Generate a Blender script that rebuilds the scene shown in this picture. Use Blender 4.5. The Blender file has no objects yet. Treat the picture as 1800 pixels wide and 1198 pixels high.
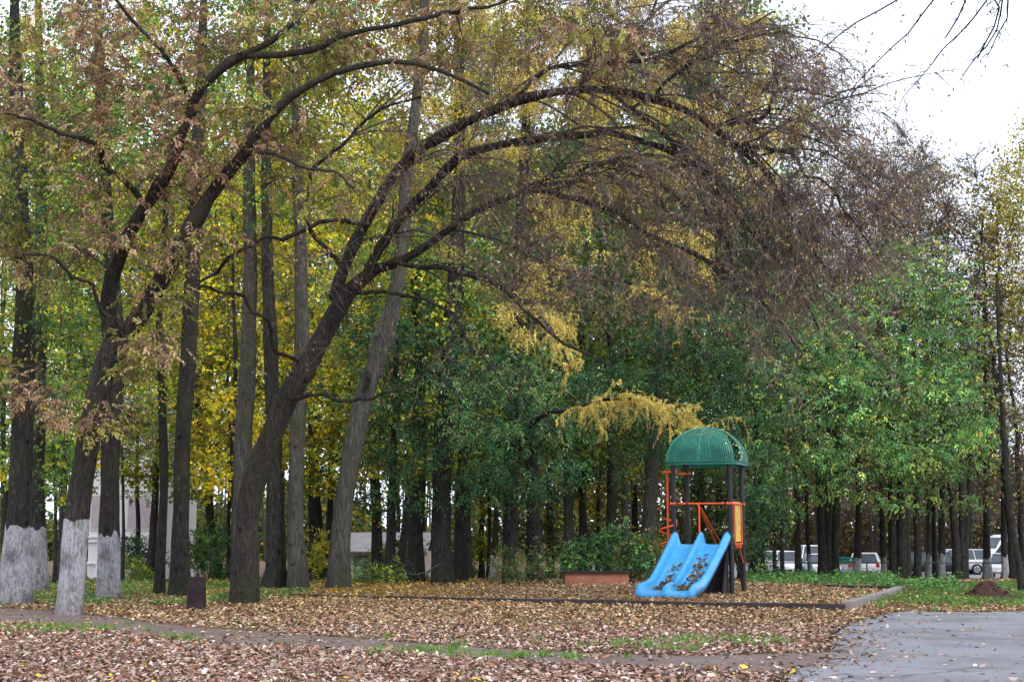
import bpy, bmesh, math, random
import numpy as np
from mathutils import Vector

# ------------------------------------------------------------------ camera, sky, sun, exposure
FPX, CX, CY, HZ = 2400.0, 900.0, 599.0, 928.0          # photo is 1800 x 1198
EYE = np.array([0.0, 0.0, 1.6])
PITCH = math.atan((HZ - CY) / FPX)
sc = bpy.context.scene
cam_d = bpy.data.cameras.new('camera'); cam = bpy.data.objects.new('camera', cam_d)
sc.collection.objects.link(cam); sc.camera = cam
cam_d.sensor_width = 36.0; cam_d.lens = FPX / 1800 * 36.0
cam_d.clip_start = 0.1; cam_d.clip_end = 3000
cam.location = EYE; cam.rotation_euler = (math.pi / 2 + PITCH, 0, 0)

SUN_EL, SUN_AZ = math.radians(48), math.radians(150)      # azimuth clockwise from +Y; behind the camera, to its right
w = bpy.data.worlds.new('World'); sc.world = w; w.use_nodes = True
nt = w.node_tree; bg = nt.nodes['Background']
sky = nt.nodes.new('ShaderNodeTexSky'); sky.sky_type = 'NISHITA'; sky.sun_disc = False
sky.sun_elevation = SUN_EL; sky.sun_rotation = SUN_AZ; sky.air_density = 1.0; sky.dust_density = 4.0
hsv = nt.nodes.new('ShaderNodeHueSaturation'); hsv.inputs['Saturation'].default_value = 0.28; hsv.inputs['Value'].default_value = 1.0
mixw = nt.nodes.new('ShaderNodeMix'); mixw.data_type = 'RGBA'; mixw.inputs[0].default_value = 0.72
mixw.inputs[7].default_value = (11.8, 12.8, 14.6, 1)       # an even cloud deck over the clear sky
nt.links.new(sky.outputs[0], hsv.inputs['Color']); nt.links.new(hsv.outputs[0], mixw.inputs[6])
nt.links.new(mixw.outputs[2], bg.inputs['Color']); bg.inputs['Strength'].default_value = 0.12
sun_d = bpy.data.lights.new('sun', 'SUN'); sun_d.energy = 1.2; sun_d.angle = math.radians(14); sun_d.color = (1.0, 0.97, 0.93)
sun = bpy.data.objects.new('sun', sun_d); sc.collection.objects.link(sun)
sd = Vector((math.sin(SUN_AZ) * math.cos(SUN_EL), math.cos(SUN_AZ) * math.cos(SUN_EL), math.sin(SUN_EL)))
sun.rotation_euler = sd.to_track_quat('Z', 'Y').to_euler()
sc.view_settings.view_transform = 'Standard'; sc.view_settings.look = 'None'
sc.view_settings.exposure = 0.5; sc.view_settings.gamma = 1.0; sc.view_settings.use_curve_mapping = False
sc.cycles.use_denoising = True; sc.cycles.max_bounces = 5; sc.cycles.diffuse_bounces = 2
sc.cycles.glossy_bounces = 2; sc.cycles.transmission_bounces = 4; sc.cycles.transparent_max_bounces = 8
sc.cycles.use_adaptive_sampling = True; sc.cycles.adaptive_threshold = 0.02

# ------------------------------------------------------------------ placement helpers
cp, sp = math.cos(PITCH), math.sin(PITCH)
def ray(px, py):
    x = (px - CX) / FPX; y = (CY - py) / FPX
    return np.array([x, cp - y * sp, sp + y * cp])
def at(px, py, Y):
    d = ray(px, py); return EYE + d * (Y / d[1])
def terr(y):
    y = np.asarray(y, float); t = np.clip((y - 38) / 52.0, 0, 1)
    return -1.5 * (t * t * (3 - 2 * t) * 0.35 + t * 0.65)
def gnd(px, py):
    d = ray(px, py); best = None
    for Y in np.arange(10, 200, 0.1):
        p = EYE + d * (Y / d[1])
        if p[2] <= terr(Y): return np.array([p[0], Y, float(terr(Y))])
    return np.array([p[0], Y, float(terr(Y))])
def foot(px, Y):
    p = at(px, 1000, Y); return np.array([p[0], Y, float(terr(Y))])
def ppm(Y): return FPX / Y

# ------------------------------------------------------------------ mesh helpers
COL = sc.collection
def nrm(v): return v / np.maximum(np.linalg.norm(v, axis=-1, keepdims=True), 1e-9)
class Geo:
    def __init__(s): s.v = []; s.f = {}; s.c = []; s.n = 0; s.sm = {}
    def add(s, v, faces, col=None):
        v = np.asarray(v, float).reshape(-1, 3); m = len(v); faces = np.asarray(faces, int)
        s.v.append(v); k = faces.shape[1]; s.f.setdefault(k, []).append(faces + s.n); s.n += m
        c = np.ones((m, 3)) * 0.5 if col is None else np.broadcast_to(np.asarray(col, float), (m, 3))
        s.c.append(c)
    def build(s, name, mat, parent=None, loc=None, smooth=True, label=None, kind=None):
        me = s.mesh(name, mat, loc if loc is not None else (parent['_loc'] if parent and '_loc' in parent else None), smooth)
        o = bpy.data.objects.new(name, me); COL.objects.link(o)
        if parent: o.parent = parent
        elif loc is not None: o.location = loc
        if label: o['label'] = label
        if kind: o['kind'] = kind
        return o
    def mesh(s, name, mat, loc=None, smooth=True):
        V = np.concatenate(s.v) if s.v else np.zeros((0, 3))
        if loc is not None: V = V - np.array(loc)
        C = np.concatenate(s.c) if s.c else np.zeros((0, 3))
        me = bpy.data.meshes.new(name); L = []; st = []; base = 0
        for k, fl in s.f.items():
            f = np.concatenate(fl); L.append(f.ravel()); st.append(base + np.arange(len(f)) * k); base += f.size
        L = np.concatenate(L); st = np.concatenate(st)
        me.vertices.add(len(V)); me.vertices.foreach_set('co', V.astype(np.float32).ravel())
        me.loops.add(len(L)); me.loops.foreach_set('vertex_index', L.astype(np.int32))
        me.polygons.add(len(st)); me.polygons.foreach_set('loop_start', st.astype(np.int32))
        me.polygons.foreach_set('use_smooth', np.full(len(st), smooth, bool))
        a = me.attributes.new('Col', 'FLOAT_COLOR', 'POINT')
        a.data.foreach_set('color', np.concatenate([C, np.ones((len(C), 1))], 1).astype(np.float32).ravel())
        me.update(calc_edges=True); me.validate()
        if mat: me.materials.append(mat)
        return me
    # --- shapes
    def tubes(s, P, R, sides=6, col=None, rng=None, rough=0.0, cap=False):
        P = np.asarray(P, float); R = np.asarray(R, float)
        if P.ndim == 2: P = P[None]; R = R[None]
        m, k, _ = P.shape
        T = np.gradient(P, axis=1); T = nrm(T)
        av = nrm(P[:, -1] - P[:, 0]); ref = np.where(np.abs(av[:, 2:3]) > 0.8, [[1.0, 0.05, 0.0]], [[0.05, 0.0, 1.0]])[:, None]
        U = nrm(np.cross(T, np.broadcast_to(ref, T.shape))); W = np.cross(T, U)
        a = np.arange(sides) * 2 * math.pi / sides
        ca, sa = np.cos(a), np.sin(a)
        rad = np.broadcast_to(R[:, :, None], (m, k, sides)).copy()
        if rough and rng is not None: rad *= 1 + rng.uniform(-rough, rough, rad.shape)
        V = P[:, :, None] + rad[..., None] * (U[:, :, None] * ca[None, None, :, None] + W[:, :, None] * sa[None, None, :, None])
        i = np.arange(k - 1)[:, None]; j = np.arange(sides)[None]
        q = np.stack([i * sides + j, i * sides + (j + 1) % sides, (i + 1) * sides + (j + 1) % sides, (i + 1) * sides + j], -1).reshape(-1, 4)
        F = (q[None] + (np.arange(m) * k * sides)[:, None, None]).reshape(-1, 4)
        c = None
        if col is not None:
            c = np.asarray(col, float)
            if c.ndim == 2: c = np.repeat(c, k * sides, 0)
        s.add(V, F, c)
        if cap:
            for e in (0, k - 1):
                ids = e * sides + np.arange(sides)
                for mm in range(m):
                    s.add(V[mm].reshape(-1, 3)[ids], [list(range(sides)) if e else list(range(sides))[::-1]], None if c is None or c.ndim == 2 else c)
    def leaves(s, P, D, N, L, Wd, C, fold=0.25, curl=0.15):
        """four-cornered folded leaves"""
        n = len(P); S = nrm(np.cross(D, N)); N2 = nrm(np.cross(S, D))
        L = np.broadcast_to(L, (n,))[:, None]; Wd = np.broadcast_to(Wd, (n,))[:, None]
        mid = P + D * L * 0.45
        V = np.stack([P, mid + S * Wd * 0.5 + N2 * Wd * fold, P + D * L - N2 * L * curl, mid - S * Wd * 0.5 + N2 * Wd * fold], 1)
        F = np.arange(n * 4).reshape(n, 4)
        s.add(V, F, np.repeat(C, 4, 0))
    def leaves6(s, P, D, N, L, Wd, C, fold=0.2, curl=0.2):
        n = len(P); S = nrm(np.cross(D, N)); N2 = nrm(np.cross(S, D))
        L = np.broadcast_to(L, (n,))[:, None]; Wd = np.broadcast_to(Wd, (n,))[:, None]
        fold = np.broadcast_to(fold, (n,))[:, None]; curl = np.broadcast_to(curl, (n,))[:, None]
        a = P + D * L * 0.25; b = P + D * L * 0.65; t = P + D * L - N2 * L * curl
        V = np.stack([P, a + S * Wd * .42 + N2 * Wd * fold, b + S * Wd * .5 + N2 * Wd * (fold - curl * .3), t,
                      b - S * Wd * .5 + N2 * Wd * (fold - curl * .3), a - S * Wd * .42 + N2 * Wd * fold], 1)
        b0 = (np.arange(n) * 6)[:, None]
        F = np.concatenate([b0 + np.array([[0, 1, 2, 3]]), b0 + np.array([[3, 4, 5, 0]])])
        s.add(V, F, np.repeat(C, 6, 0))
    def box(s, c, d, R=None, col=None):
        x, y, z = np.array(d) / 2.0
        v = np.array([[-x, -y, -z], [x, -y, -z], [x, y, -z], [-x, y, -z], [-x, -y, z], [x, -y, z], [x, y, z], [-x, y, z]])
        if R is not None: v = v @ np.array(R).T
        s.add(v + np.array(c), [[3, 2, 1, 0], [4, 5, 6, 7], [0, 1, 5, 4], [1, 2, 6, 5], [2, 3, 7, 6], [3, 0, 4, 7]], col)
    def bbox(s, c, d, b=0.01, R=None, col=None):
        """box with chamfered edges"""
        x, y, z = np.array(d) / 2.0; V = []; 
        for sx in (-1, 1):
            for sy in (-1, 1):
                for sz in (-1, 1):
                    V += [[sx * x, sy * (y - b), sz * (z - b)], [sx * (x - b), sy * y, sz * (z - b)], [sx * (x - b), sy * (y - b), sz * z]]
        V = np.array(V)
        idx = lambda sx, sy, sz, k: ((sx > 0) * 4 + (sy > 0) * 2 + (sz > 0)) * 3 + k
        Q = []; T = []
        for a in (-1, 1):
            Q.append([idx(a, -1, -1, 0), idx(a, 1, -1, 0), idx(a, 1, 1, 0), idx(a, -1, 1, 0)][::a])
            Q.append([idx(-1, a, -1, 1), idx(-1, a, 1, 1), idx(1, a, 1, 1), idx(1, a, -1, 1)][::a])
            Q.append([idx(-1, -1, a, 2), idx(1, -1, a, 2), idx(1, 1, a, 2), idx(-1, 1, a, 2)][::a])
            for e in (-1, 1):
                Q.append([idx(a, e, -1, 0), idx(a, e, 1, 0), idx(a, e, 1, 1), idx(a, e, -1, 1)][::-a * e])
                Q.append([idx(a, -1, e, 0), idx(a, 1, e, 0), idx(a, 1, e, 2), idx(a, -1, e, 2)][::a * e])
                Q.append([idx(-1, a, e, 1), idx(1, a, e, 1), idx(1, a, e, 2), idx(-1, a, e, 2)][::-a * e])
                for g in (-1, 1):
                    T.append([idx(a, e, g, 0), idx(a, e, g, 1), idx(a, e, g, 2)][::a * e * g])
        if R is not None: V = V @ np.array(R).T
        V = V + np.array(c); s.add(V, Q, col); n0 = s.n - len(V)
        s.f.setdefault(3, []).append(np.array(T) + n0)
    def grid(s, X, Y, Z, col=None):
        r, c = X.shape; V = np.stack([X, Y, Z], -1).reshape(-1, 3)
        i = np.arange(r - 1)[:, None]; j = np.arange(c - 1)[None]
        s.add(V, np.stack([i * c + j, i * c + j + 1, (i + 1) * c + j + 1, (i + 1) * c + j], -1).reshape(-1, 4), col)
    def prism(s, prof, y0, y1, col=None, inset=0.0):
        """side profile (x,z) extruded along y, chamfered a little on both faces"""
        p = np.array(prof, float); n = len(p); c = p.mean(0)
        q = c + (p - c) * (1 - inset)
        V = np.concatenate([np.c_[q[:, 0], np.full(n, y0), q[:, 1]], np.c_[p[:, 0], np.full(n, y0 + (y1 - y0) * .06), p[:, 1]],
                            np.c_[p[:, 0], np.full(n, y1 - (y1 - y0) * .06), p[:, 1]], np.c_[q[:, 0], np.full(n, y1), q[:, 1]]])
        F = [[k * n + i, k * n + (i + 1) % n, (k + 1) * n + (i + 1) % n, (k + 1) * n + i] for k in range(3) for i in range(n)]
        s.add(V, F, col); b = s.n - len(V)
        s.f.setdefault(n, []).append(np.array([[b + i for i in range(n)][::-1], [b + 3 * n + i for i in range(n)]]))
def rotz(a): c, s_ = math.cos(a), math.sin(a); return np.array([[c, -s_, 0], [s_, c, 0], [0, 0, 1.0]])
def rotx(a): c, s_ = math.cos(a), math.sin(a); return np.array([[1.0, 0, 0], [0, c, -s_], [0, s_, c]])
def roty(a): c, s_ = math.cos(a), math.sin(a); return np.array([[c, 0, s_], [0, 1.0, 0], [-s_, 0, c]])
def curve(pts, n):
    """Catmull-Rom through the points, n samples by length"""
    p = np.asarray(pts, float); p = np.concatenate([[2 * p[0] - p[1]], p, [2 * p[-1] - p[-2]]])
    out = []
    for i in range(1, len(p) - 2):
        t = np.linspace(0, 1, 12, endpoint=(i == len(p) - 3))[:, None]
        a, b, c, d = p[i - 1], p[i], p[i + 1], p[i + 2]
        out.append(0.5 * (2 * b + (c - a) * t + (2 * a - 5 * b + 4 * c - d) * t ** 2 + (3 * b - a - 3 * c + d) * t ** 3))
    q = np.concatenate(out); l = np.r_[0, np.cumsum(np.linalg.norm(np.diff(q[:, :3], axis=0), axis=1))]
    u = np.linspace(0, l[-1], n)
    return np.stack([np.interp(u, l, q[:, k]) for k in range(q.shape[1])], 1)
def thing(name, label, cat, loc=(0, 0, 0), rz=0.0, group=None, world=True):
    """an Empty at the base; parts given in world coordinates (world=True) or local ones"""
    o = bpy.data.objects.new(name, None); COL.objects.link(o); o.location = loc; o.rotation_euler = (0, 0, rz)
    o.empty_display_size = 0.2; o['label'] = label; o['category'] = cat
    if group: o['group'] = group
    if world: o['_loc'] = [float(v) for v in loc]
    return o
def tag(o, label, cat, group=None):
    o['label'] = label; o['category'] = cat
    if group: o['group'] = group
    return o
def struct(o): o['kind'] = 'structure'; return o

# ------------------------------------------------------------------ materials
def lin(r, g, b):
    f = lambda c: (c / 255 / 12.92) if c / 255 <= .04045 else ((c / 255 + .055) / 1.055) ** 2.4
    return np.array([f(r), f(g), f(b)])
class Mat:
    def __init__(s, name):
        s.m = bpy.data.materials.new(name); s.m.use_nodes = True; s.t = s.m.node_tree
        s.b = s.t.nodes['Principled BSDF']; s.out = s.t.nodes['Material Output']
    def n(s, typ, **kw):
        o = s.t.nodes.new('ShaderNode' + typ)
        for k, v in kw.items():
            if k in o.inputs: o.inputs[k].default_value = v
            else: setattr(o, k, v)
        return o
    def l(s, a, b): s.t.links.new(a, b)
    def coords(s, scale=(1, 1, 1), which='Object'):
        c = s.n('TexCoord'); m = s.n('Mapping'); m.inputs['Scale'].default_value = scale
        s.l(c.outputs[which], m.inputs['Vector']); return m.outputs[0]
    def noise(s, vec, scale, detail=4, rough=.6):
        o = s.n('TexNoise'); o.inputs['Scale'].default_value = scale; o.inputs['Detail'].default_value = detail
        o.inputs['Roughness'].default_value = rough
        if vec is not None: s.l(vec, o.inputs['Vector'])
        return o.outputs['Fac']
    def ramp(s, fac, stops):
        o = s.n('ValToRGB'); e = o.color_ramp.elements
        while len(e) < len(stops): e.new(0.5)
        for i, (p, c) in enumerate(stops): e[i].position = p; e[i].color = (*c, 1)
        s.l(fac, o.inputs[0]); return o.outputs[0]
    def mix(s, fac, a, b, mode='MIX'):
        o = s.n('Mix', data_type='RGBA', blend_type=mode)
        for sock, v in ((o.inputs[0], fac), (o.inputs[6], a), (o.inputs[7], b)):
            if hasattr(v, 'is_linked') or hasattr(v, 'links'): s.l(v, sock)
            elif np.ndim(v): sock.default_value = (*v, 1)
            else: sock.default_value = v
        return o.outputs[2]
    def bump(s, h, strength=.5, dist=.02):
        o = s.n('Bump'); o.inputs['Strength'].default_value = strength; o.inputs['Distance'].default_value = dist
        s.l(h, o.inputs['Height']); s.l(o.outputs[0], s.b.inputs['Normal'])
    def base(s, c):
        if hasattr(c, 'links'): s.l(c, s.b.inputs['Base Color'])
        else: s.b.inputs['Base Color'].default_value = (*c, 1)
    def rough(s, r, spec=.3):
        s.b.inputs['Roughness'].default_value = r; s.b.inputs['Specular IOR Level'].default_value = spec

def leaf_mat(name, trans=.24, rough=.55, spec=.35, vary=.25):
    m = Mat(name); a = m.n('Attribute', attribute_name='Col'); oi = m.n('ObjectInfo')
    h = m.n('HueSaturation'); m.l(a.outputs['Color'], h.inputs['Color'])
    mr = m.n('MapRange'); mr.inputs['To Min'].default_value = 1 - vary; mr.inputs['To Max'].default_value = 1 + vary
    m.l(oi.outputs['Random'], mr.inputs['Value']); m.l(mr.outputs[0], h.inputs['Value'])
    m.base(h.outputs[0]); m.rough(rough, spec)
    if trans:
        t = m.n('BsdfTranslucent'); g = m.n('Mix', data_type='RGBA', blend_type='MULTIPLY'); g.inputs[0].default_value = 1
        m.l(h.outputs[0], g.inputs[6]); g.inputs[7].default_value = (1.5, 1.5, .8, 1); m.l(g.outputs[2], t.inputs['Color'])
        x = m.n('MixShader'); x.inputs[0].default_value = trans
        m.l(m.b.outputs[0], x.inputs[1]); m.l(t.outputs[0], x.inputs[2]); m.l(x.outputs[0], m.out.inputs['Surface'])
    return m.m
def bark_mat(name, dark, light, moss=.3, scale=1.0):
    m = Mat(name); v = m.coords((9 * scale, 9 * scale, 1.8 * scale)); v2 = m.coords((1, 1, .45)); dark, light = np.array(dark), np.array(light)
    n1 = m.noise(v, 2.2, 8, .7); c = m.ramp(n1, [(.30, dark * .7), (.5, (dark + light) / 2 * .85), (.72, light)])
    c = m.mix(m.ramp(m.noise(m.coords((2, 2, .7)), 1.3, 5), [(.4, (0, 0, 0)), (.7, (.6, .6, .6))]), c, dark * .8)      # dark weathered streaks
    c = m.mix(m.ramp(m.noise(v2, 1.7, 5), [(.46, (0, 0, 0)), (.64, (moss, moss, moss))]), c, lin(66, 70, 40))           # moss
    c = m.mix(m.ramp(m.noise(m.coords((4, 4, 2.5)), 3.0, 6, .7), [(.60, (0, 0, 0)), (.68, (.5, .5, .5))]), c, lin(136, 130, 122))   # lichen
    k = m.n('TexVoronoi'); k.inputs['Scale'].default_value = 2.6; m.l(m.coords((1, 1, .9)), k.inputs['Vector'])
    c = m.mix(m.ramp(k.outputs['Distance'], [(.10, (.8, .8, .8)), (.17, (0, 0, 0))]), c, dark * .5)                      # knots
    m.base(c); m.rough(.9, .15)
    vo = m.n('TexVoronoi', feature='DISTANCE_TO_EDGE'); vo.inputs['Scale'].default_value = 2.4; m.l(v, vo.inputs['Vector'])
    ad = m.n('Math', operation='ADD'); m.l(vo.outputs['Distance'], ad.inputs[0]); m.l(n1, ad.inputs[1])
    m.bump(ad.outputs[0], 1.0, .05); return m.m
def plain(name, c, rough=.6, spec=.3, var=.12, scale=4.0, bump=0.0, metal=0.0):
    m = Mat(name); v = m.coords((1, 1, 1)); n = m.noise(v, scale, 5)
    c = np.array(c); m.base(m.ramp(n, [(.3, c * (1 - var)), (.7, np.minimum(c * (1 + var), 1))])); m.rough(rough, spec)
    m.b.inputs['Metallic'].default_value = metal
    if bump: m.bump(m.noise(v, scale * 12, 4), bump, .01)
    return m.m

LEAF = leaf_mat('leaf_translucent'); LEAFDRY = leaf_mat('leaf_dry', .18, .7, .25, .12); LITTER = leaf_mat('leaf_litter', 0, .75, .25, 0)
NEEDLE = leaf_mat('larch_needles', .26, .7, .2, .12); TWIG = leaf_mat('twig_bark', 0, .85, .15, 0)
BARK = bark_mat('bark_brown', lin(32, 31, 31), lin(80, 76, 74), .40)
BARKD = bark_mat('bark_dark', lin(30, 30, 31), lin(78, 75, 74), .30)
BARKG = bark_mat('bark_grey', lin(54, 53, 51), lin(114, 110, 104), .5, .8)
BARKF = bark_mat('bark_furrowed', lin(30, 28, 29), lin(92, 84, 80), .45, 1.3)

def make_whitewash():
    m = Mat('whitewash'); v = m.coords((10, 10, 3.2)); n = m.noise(v, 2.6, 9, .8); n4 = m.noise(m.coords((1, 1, .6)), 2.2, 5, .6)
    w1 = m.ramp(n4, [(.3, lin(146, 145, 152)), (.5, lin(182, 181, 188)), (.7, lin(202, 201, 208))])
    c = m.mix(m.ramp(n, [(.38, (.9, .9, .9)), (.52, (0, 0, 0))]), w1, lin(82, 74, 70))                    # lime worn off the ridges
    c = m.mix(m.ramp(m.noise(m.coords((3, 3, 1.2)), 1.6, 6, .7), [(.52, (0, 0, 0)), (.64, (.75, .75, .75))]), c, lin(92, 84, 80))   # flaked patches
    sx = m.n('SeparateXYZ'); tc = m.n('TexCoord'); m.l(tc.outputs['Object'], sx.inputs[0]); mr = m.n('MapRange'); mr.inputs['From Min'].default_value = .05; mr.inputs['From Max'].default_value = .5; mr.inputs['To Min'].default_value = .8; mr.inputs['To Max'].default_value = 0
    m.l(sx.outputs['Z'], mr.inputs['Value']); mu = m.n('Math', operation='MULTIPLY'); m.l(mr.outputs[0], mu.inputs[0]); m.l(n4, mu.inputs[1]); c = m.mix(mu.outputs[0], c, lin(92, 78, 66))   # mud splash
    m.base(c); m.rough(.9, .1); m.bump(n, 1.0, .05); return m.m
WHITEWASH = make_whitewash()

def ground_mat():
    m = Mat('forest_floor'); v = m.coords((1, 1, 1)); a = m.noise(v, 22, 6, .7); b = m.noise(v, .35, 4)
    c1 = m.ramp(a, [(.3, lin(70, 54, 46)), (.5, lin(116, 94, 78)), (.62, lin(148, 124, 104)), (.75, lin(170, 148, 118))])
    c2 = m.ramp(a, [(.3, lin(50, 52, 28)), (.55, lin(92, 92, 46)), (.75, lin(150, 128, 60))])
    f = m.ramp(b, [(.48, (0, 0, 0)), (.62, (.7, .7, .7))]); m.base(m.mix(f, c1, c2)); m.rough(.95, .1); m.bump(a, .8, .05); return m.m
def asphalt_mat():
    m = Mat('asphalt'); v = m.coords((1, 1, 1)); a = m.noise(v, 90, 5, .75); b = m.noise(v, .8, 5)
    c = m.ramp(a, [(.3, lin(94, 94, 100)), (.5, lin(124, 124, 131)), (.72, lin(150, 150, 156))])
    f = m.ramp(b, [(.36, (.7, .7, .7)), (.56, (0, 0, 0))]); c = m.mix(f, c, lin(96, 92, 92))
    w_ = m.n('TexNoise'); w_.inputs['Scale'].default_value = 1.1; m.l(v, w_.inputs['Vector'])
    av = m.n('VectorMath', operation='ADD'); m.l(v, av.inputs[0]); m.l(w_.outputs['Color'], av.inputs[1])
    vo = m.n('TexVoronoi', feature='DISTANCE_TO_EDGE'); vo.inputs['Scale'].default_value = .28; m.l(av.outputs[0], vo.inputs['Vector'])
    cr = m.ramp(vo.outputs['Distance'], [(.0, (.6, .6, .6)), (.008, (0, 0, 0))]); c = m.mix(cr, c, lin(52, 50, 52))
    m.base(c); m.rough(.85, .3); m.bump(a, .5, .01); return m.m
def path_mat():
    m = Mat('trodden_earth'); v = m.coords((1, 1, 1)); a = m.noise(v, 30, 6, .7); b = m.noise(v, 1.2, 4)
    c = m.ramp(a, [(.3, lin(84, 72, 68)), (.55, lin(112, 98, 92)), (.75, lin(138, 122, 114))])
    f = m.ramp(b, [(.45, (0, 0, 0)), (.7, (.6, .6, .6))]); m.base(m.mix(f, c, lin(126, 118, 116))); m.rough(.95, .1); m.bump(a, .7, .02); return m.m
GROUND, ASPHALT, PATH = ground_mat(), asphalt_mat(), path_mat()

# ------------------------------------------------------------------ the ground, the path, the asphalt
def axis(segs): return np.unique(np.concatenate([np.arange(a, b, st) for a, b, st in segs]))
ys = axis([(-40, 10, 5), (10, 34, 1.0), (34, 100, 1.0), (100, 420, 20)]); xs = axis([(-260, -60, 20), (-60, 60, 2), (60, 261, 20)])
g = Geo(); X, Y = np.meshgrid(xs, ys); g.grid(X, Y, terr(Y)); ground = struct(g.build('ground', GROUND))
ground['label'] = 'forest floor of soil and rotting leaves under the park trees'
rs = np.random.default_rng(7)
def pw(pts): return np.array([gnd(*p)[:2] for p in pts])
def strip(A, B, n, m, z):
    """sheet between two edge lines (world x,y)"""
    A = curve(np.c_[A, np.zeros(len(A))], n)[:, :2]; B = curve(np.c_[B, np.zeros(len(B))], n)[:, :2]
    t = np.linspace(0, 1, m)[None, :, None]; Q = A[:, None] * (1 - t) + B[:, None] * t
    g = Geo(); g.grid(Q[..., 0], Q[..., 1], terr(Q[..., 1]) + z); return g
pu = [(-60, 1066), (120, 1078), (330, 1101), (600, 1120), (900, 1141), (1180, 1152), (1330, 1150), (1500, 1145)]
pl = [(-60, 1092), (120, 1101), (330, 1127), (600, 1143), (900, 1163), (1180, 1176), (1330, 1180), (1500, 1185)]
PU, PL = pw(pu), pw(pl)
PU = np.concatenate([[[PU[0, 0] - 8, PU[0, 1] + 3.5]], PU]); PL = np.concatenate([[[PL[0, 0] - 8, PL[0, 1] + 3.2]], PL])
path_o = struct(strip(PU, PL, 90, 8, .004).build('path', PATH)); path_o['label'] = 'trodden grey brown earth path crossing the fallen leaves'
ae = [(1830, 1075), (1700, 1076), (1600, 1075), (1555, 1080), (1510, 1092), (1475, 1108), (1466, 1128), (1462, 1146), (1440, 1165), (1385, 1192)]
AE = pw(ae); AE = np.concatenate([[[26, AE[0, 1] - .4], [16, AE[0, 1] - .1]], AE, [[2.4, 11.5], [1.6, 8], [1.2, 2], [1.2, -8]]])
AEd = curve(np.c_[AE, np.zeros(len(AE))], 220)[:, :2]; AEd += rs.normal(0, .035, AEd.shape)
poly = [tuple(p) for p in AEd] + [(26.0, -8.0)]
bm = bmesh.new(); vs = [bm.verts.new((x, y, .008)) for x, y in poly]; bm.faces.new(vs)
bmesh.ops.triangulate(bm, faces=bm.faces[:]); me = bpy.data.meshes.new('asphalt_road'); bmesh.ops.recalc_face_normals(bm, faces=bm.faces[:])
if bm.faces[:][0].normal.z < 0: bmesh.ops.reverse_faces(bm, faces=bm.faces[:])
bm.to_mesh(me); bm.free(); me.materials.append(ASPHALT)
road = bpy.data.objects.new('asphalt_road', me); COL.objects.link(road); struct(road); road['label'] = 'weathered grey asphalt drive with cracks in the near corner'
g = Geo(); X, Y = np.meshgrid(np.linspace(6, 75, 20), np.linspace(76, 118, 24)); g.grid(X, Y, terr(Y) + .02)
lot = struct(g.build('parking_lot', ASPHALT)); lot['label'] = 'grey asphalt parking lot beyond the trees'

def inpoly(pt, pg):
    x, y = pt[:, 0], pt[:, 1]; r = np.zeros(len(x), bool); pg = np.asarray(pg); j = len(pg) - 1
    for i in range(len(pg)):
        xi, yi, xj, yj = *pg[i], *pg[j]
        r ^= ((yi > y) != (yj > y)) & (x < (xj - xi) * (y - yi) / (yj - yi + 1e-12) + xi); j = i
    return r
PATHPOLY = np.concatenate([curve(np.c_[PU, np.zeros(len(PU))], 60)[:, :2], curve(np.c_[PL, np.zeros(len(PL))], 60)[::-1, :2]])
ROADPOLY = np.array(poly)
def wnoise(x, y, s, seed=0):
    r = np.random.default_rng(seed); o = 0
    for k in range(5):
        a = r.uniform(0, 6.28); f = s * (1 + k * .7); o = o + np.sin((x * math.cos(a) + y * math.sin(a)) * f + r.uniform(0, 6.28)) / (1 + k * .4)
    return o / 2.2

# ------------------------------------------------------------------ tree machinery
def pal(rng, n, cols, wts, jit=.18):
    c = np.array(cols)[rng.choice(len(cols), n, p=np.array(wts) / sum(wts))]
    return np.clip(c * np.exp(rng.normal(0, jit, (n, 1))) * np.exp(rng.normal(0, jit * .3, (n, 3))), .004, .9)
def unit(rng, n): return nrm(rng.normal(size=(n, 3)))
def grow(nodes, rad, anchors, rng, rtip=.006, k=6, lift=.12, taper=.018, jit=.1, minr=0):
    cap = len(nodes) + len(anchors) * (k - 1)
    NP = np.empty((cap, 3)); NR = np.empty(cap); c = len(nodes); NP[:c] = nodes; NR[:c] = rad
    d0 = np.array([np.min(np.linalg.norm(nodes - a, axis=1)) for a in anchors]); paths = []; rr = []
    for a in anchors[np.argsort(d0)]:
        d = np.linalg.norm(NP[:c] - a, axis=1) + np.maximum(0, NP[:c, 2] - a[2]) * .25
        j = int(np.argmin(d)); p = NP[j]; L = np.linalg.norm(a - p)
        m = p + (a - p) * .5 + np.array([0, 0, lift * L]) + rng.normal(0, jit * L, 3)
        t = np.linspace(0, 1, k)[:, None]; q = p * (1 - t) ** 2 + 2 * m * t * (1 - t) + a * t ** 2
        q[1:-1] += rng.normal(0, .02 * L, (k - 2, 3))
        r0 = min(NR[j] * .75, rtip + taper * L); r0 = max(r0, rtip)
        r = np.linspace(r0, rtip, k); paths.append(q); rr.append(r)
        NP[c:c + k - 1] = q[1:]; NR[c:c + k - 1] = r[1:]; c += k - 1
    return np.array(paths), np.array(rr), NP[:c], NR[:c]
def blob(rng, n, c, r, shell=.35):
    """points in an ellipsoid, denser towards its surface"""
    u = unit(rng, n); s = rng.uniform(shell, 1, (n, 1)) ** (1 / 2.0); return np.array(c) + u * s * np.array(r)
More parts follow.
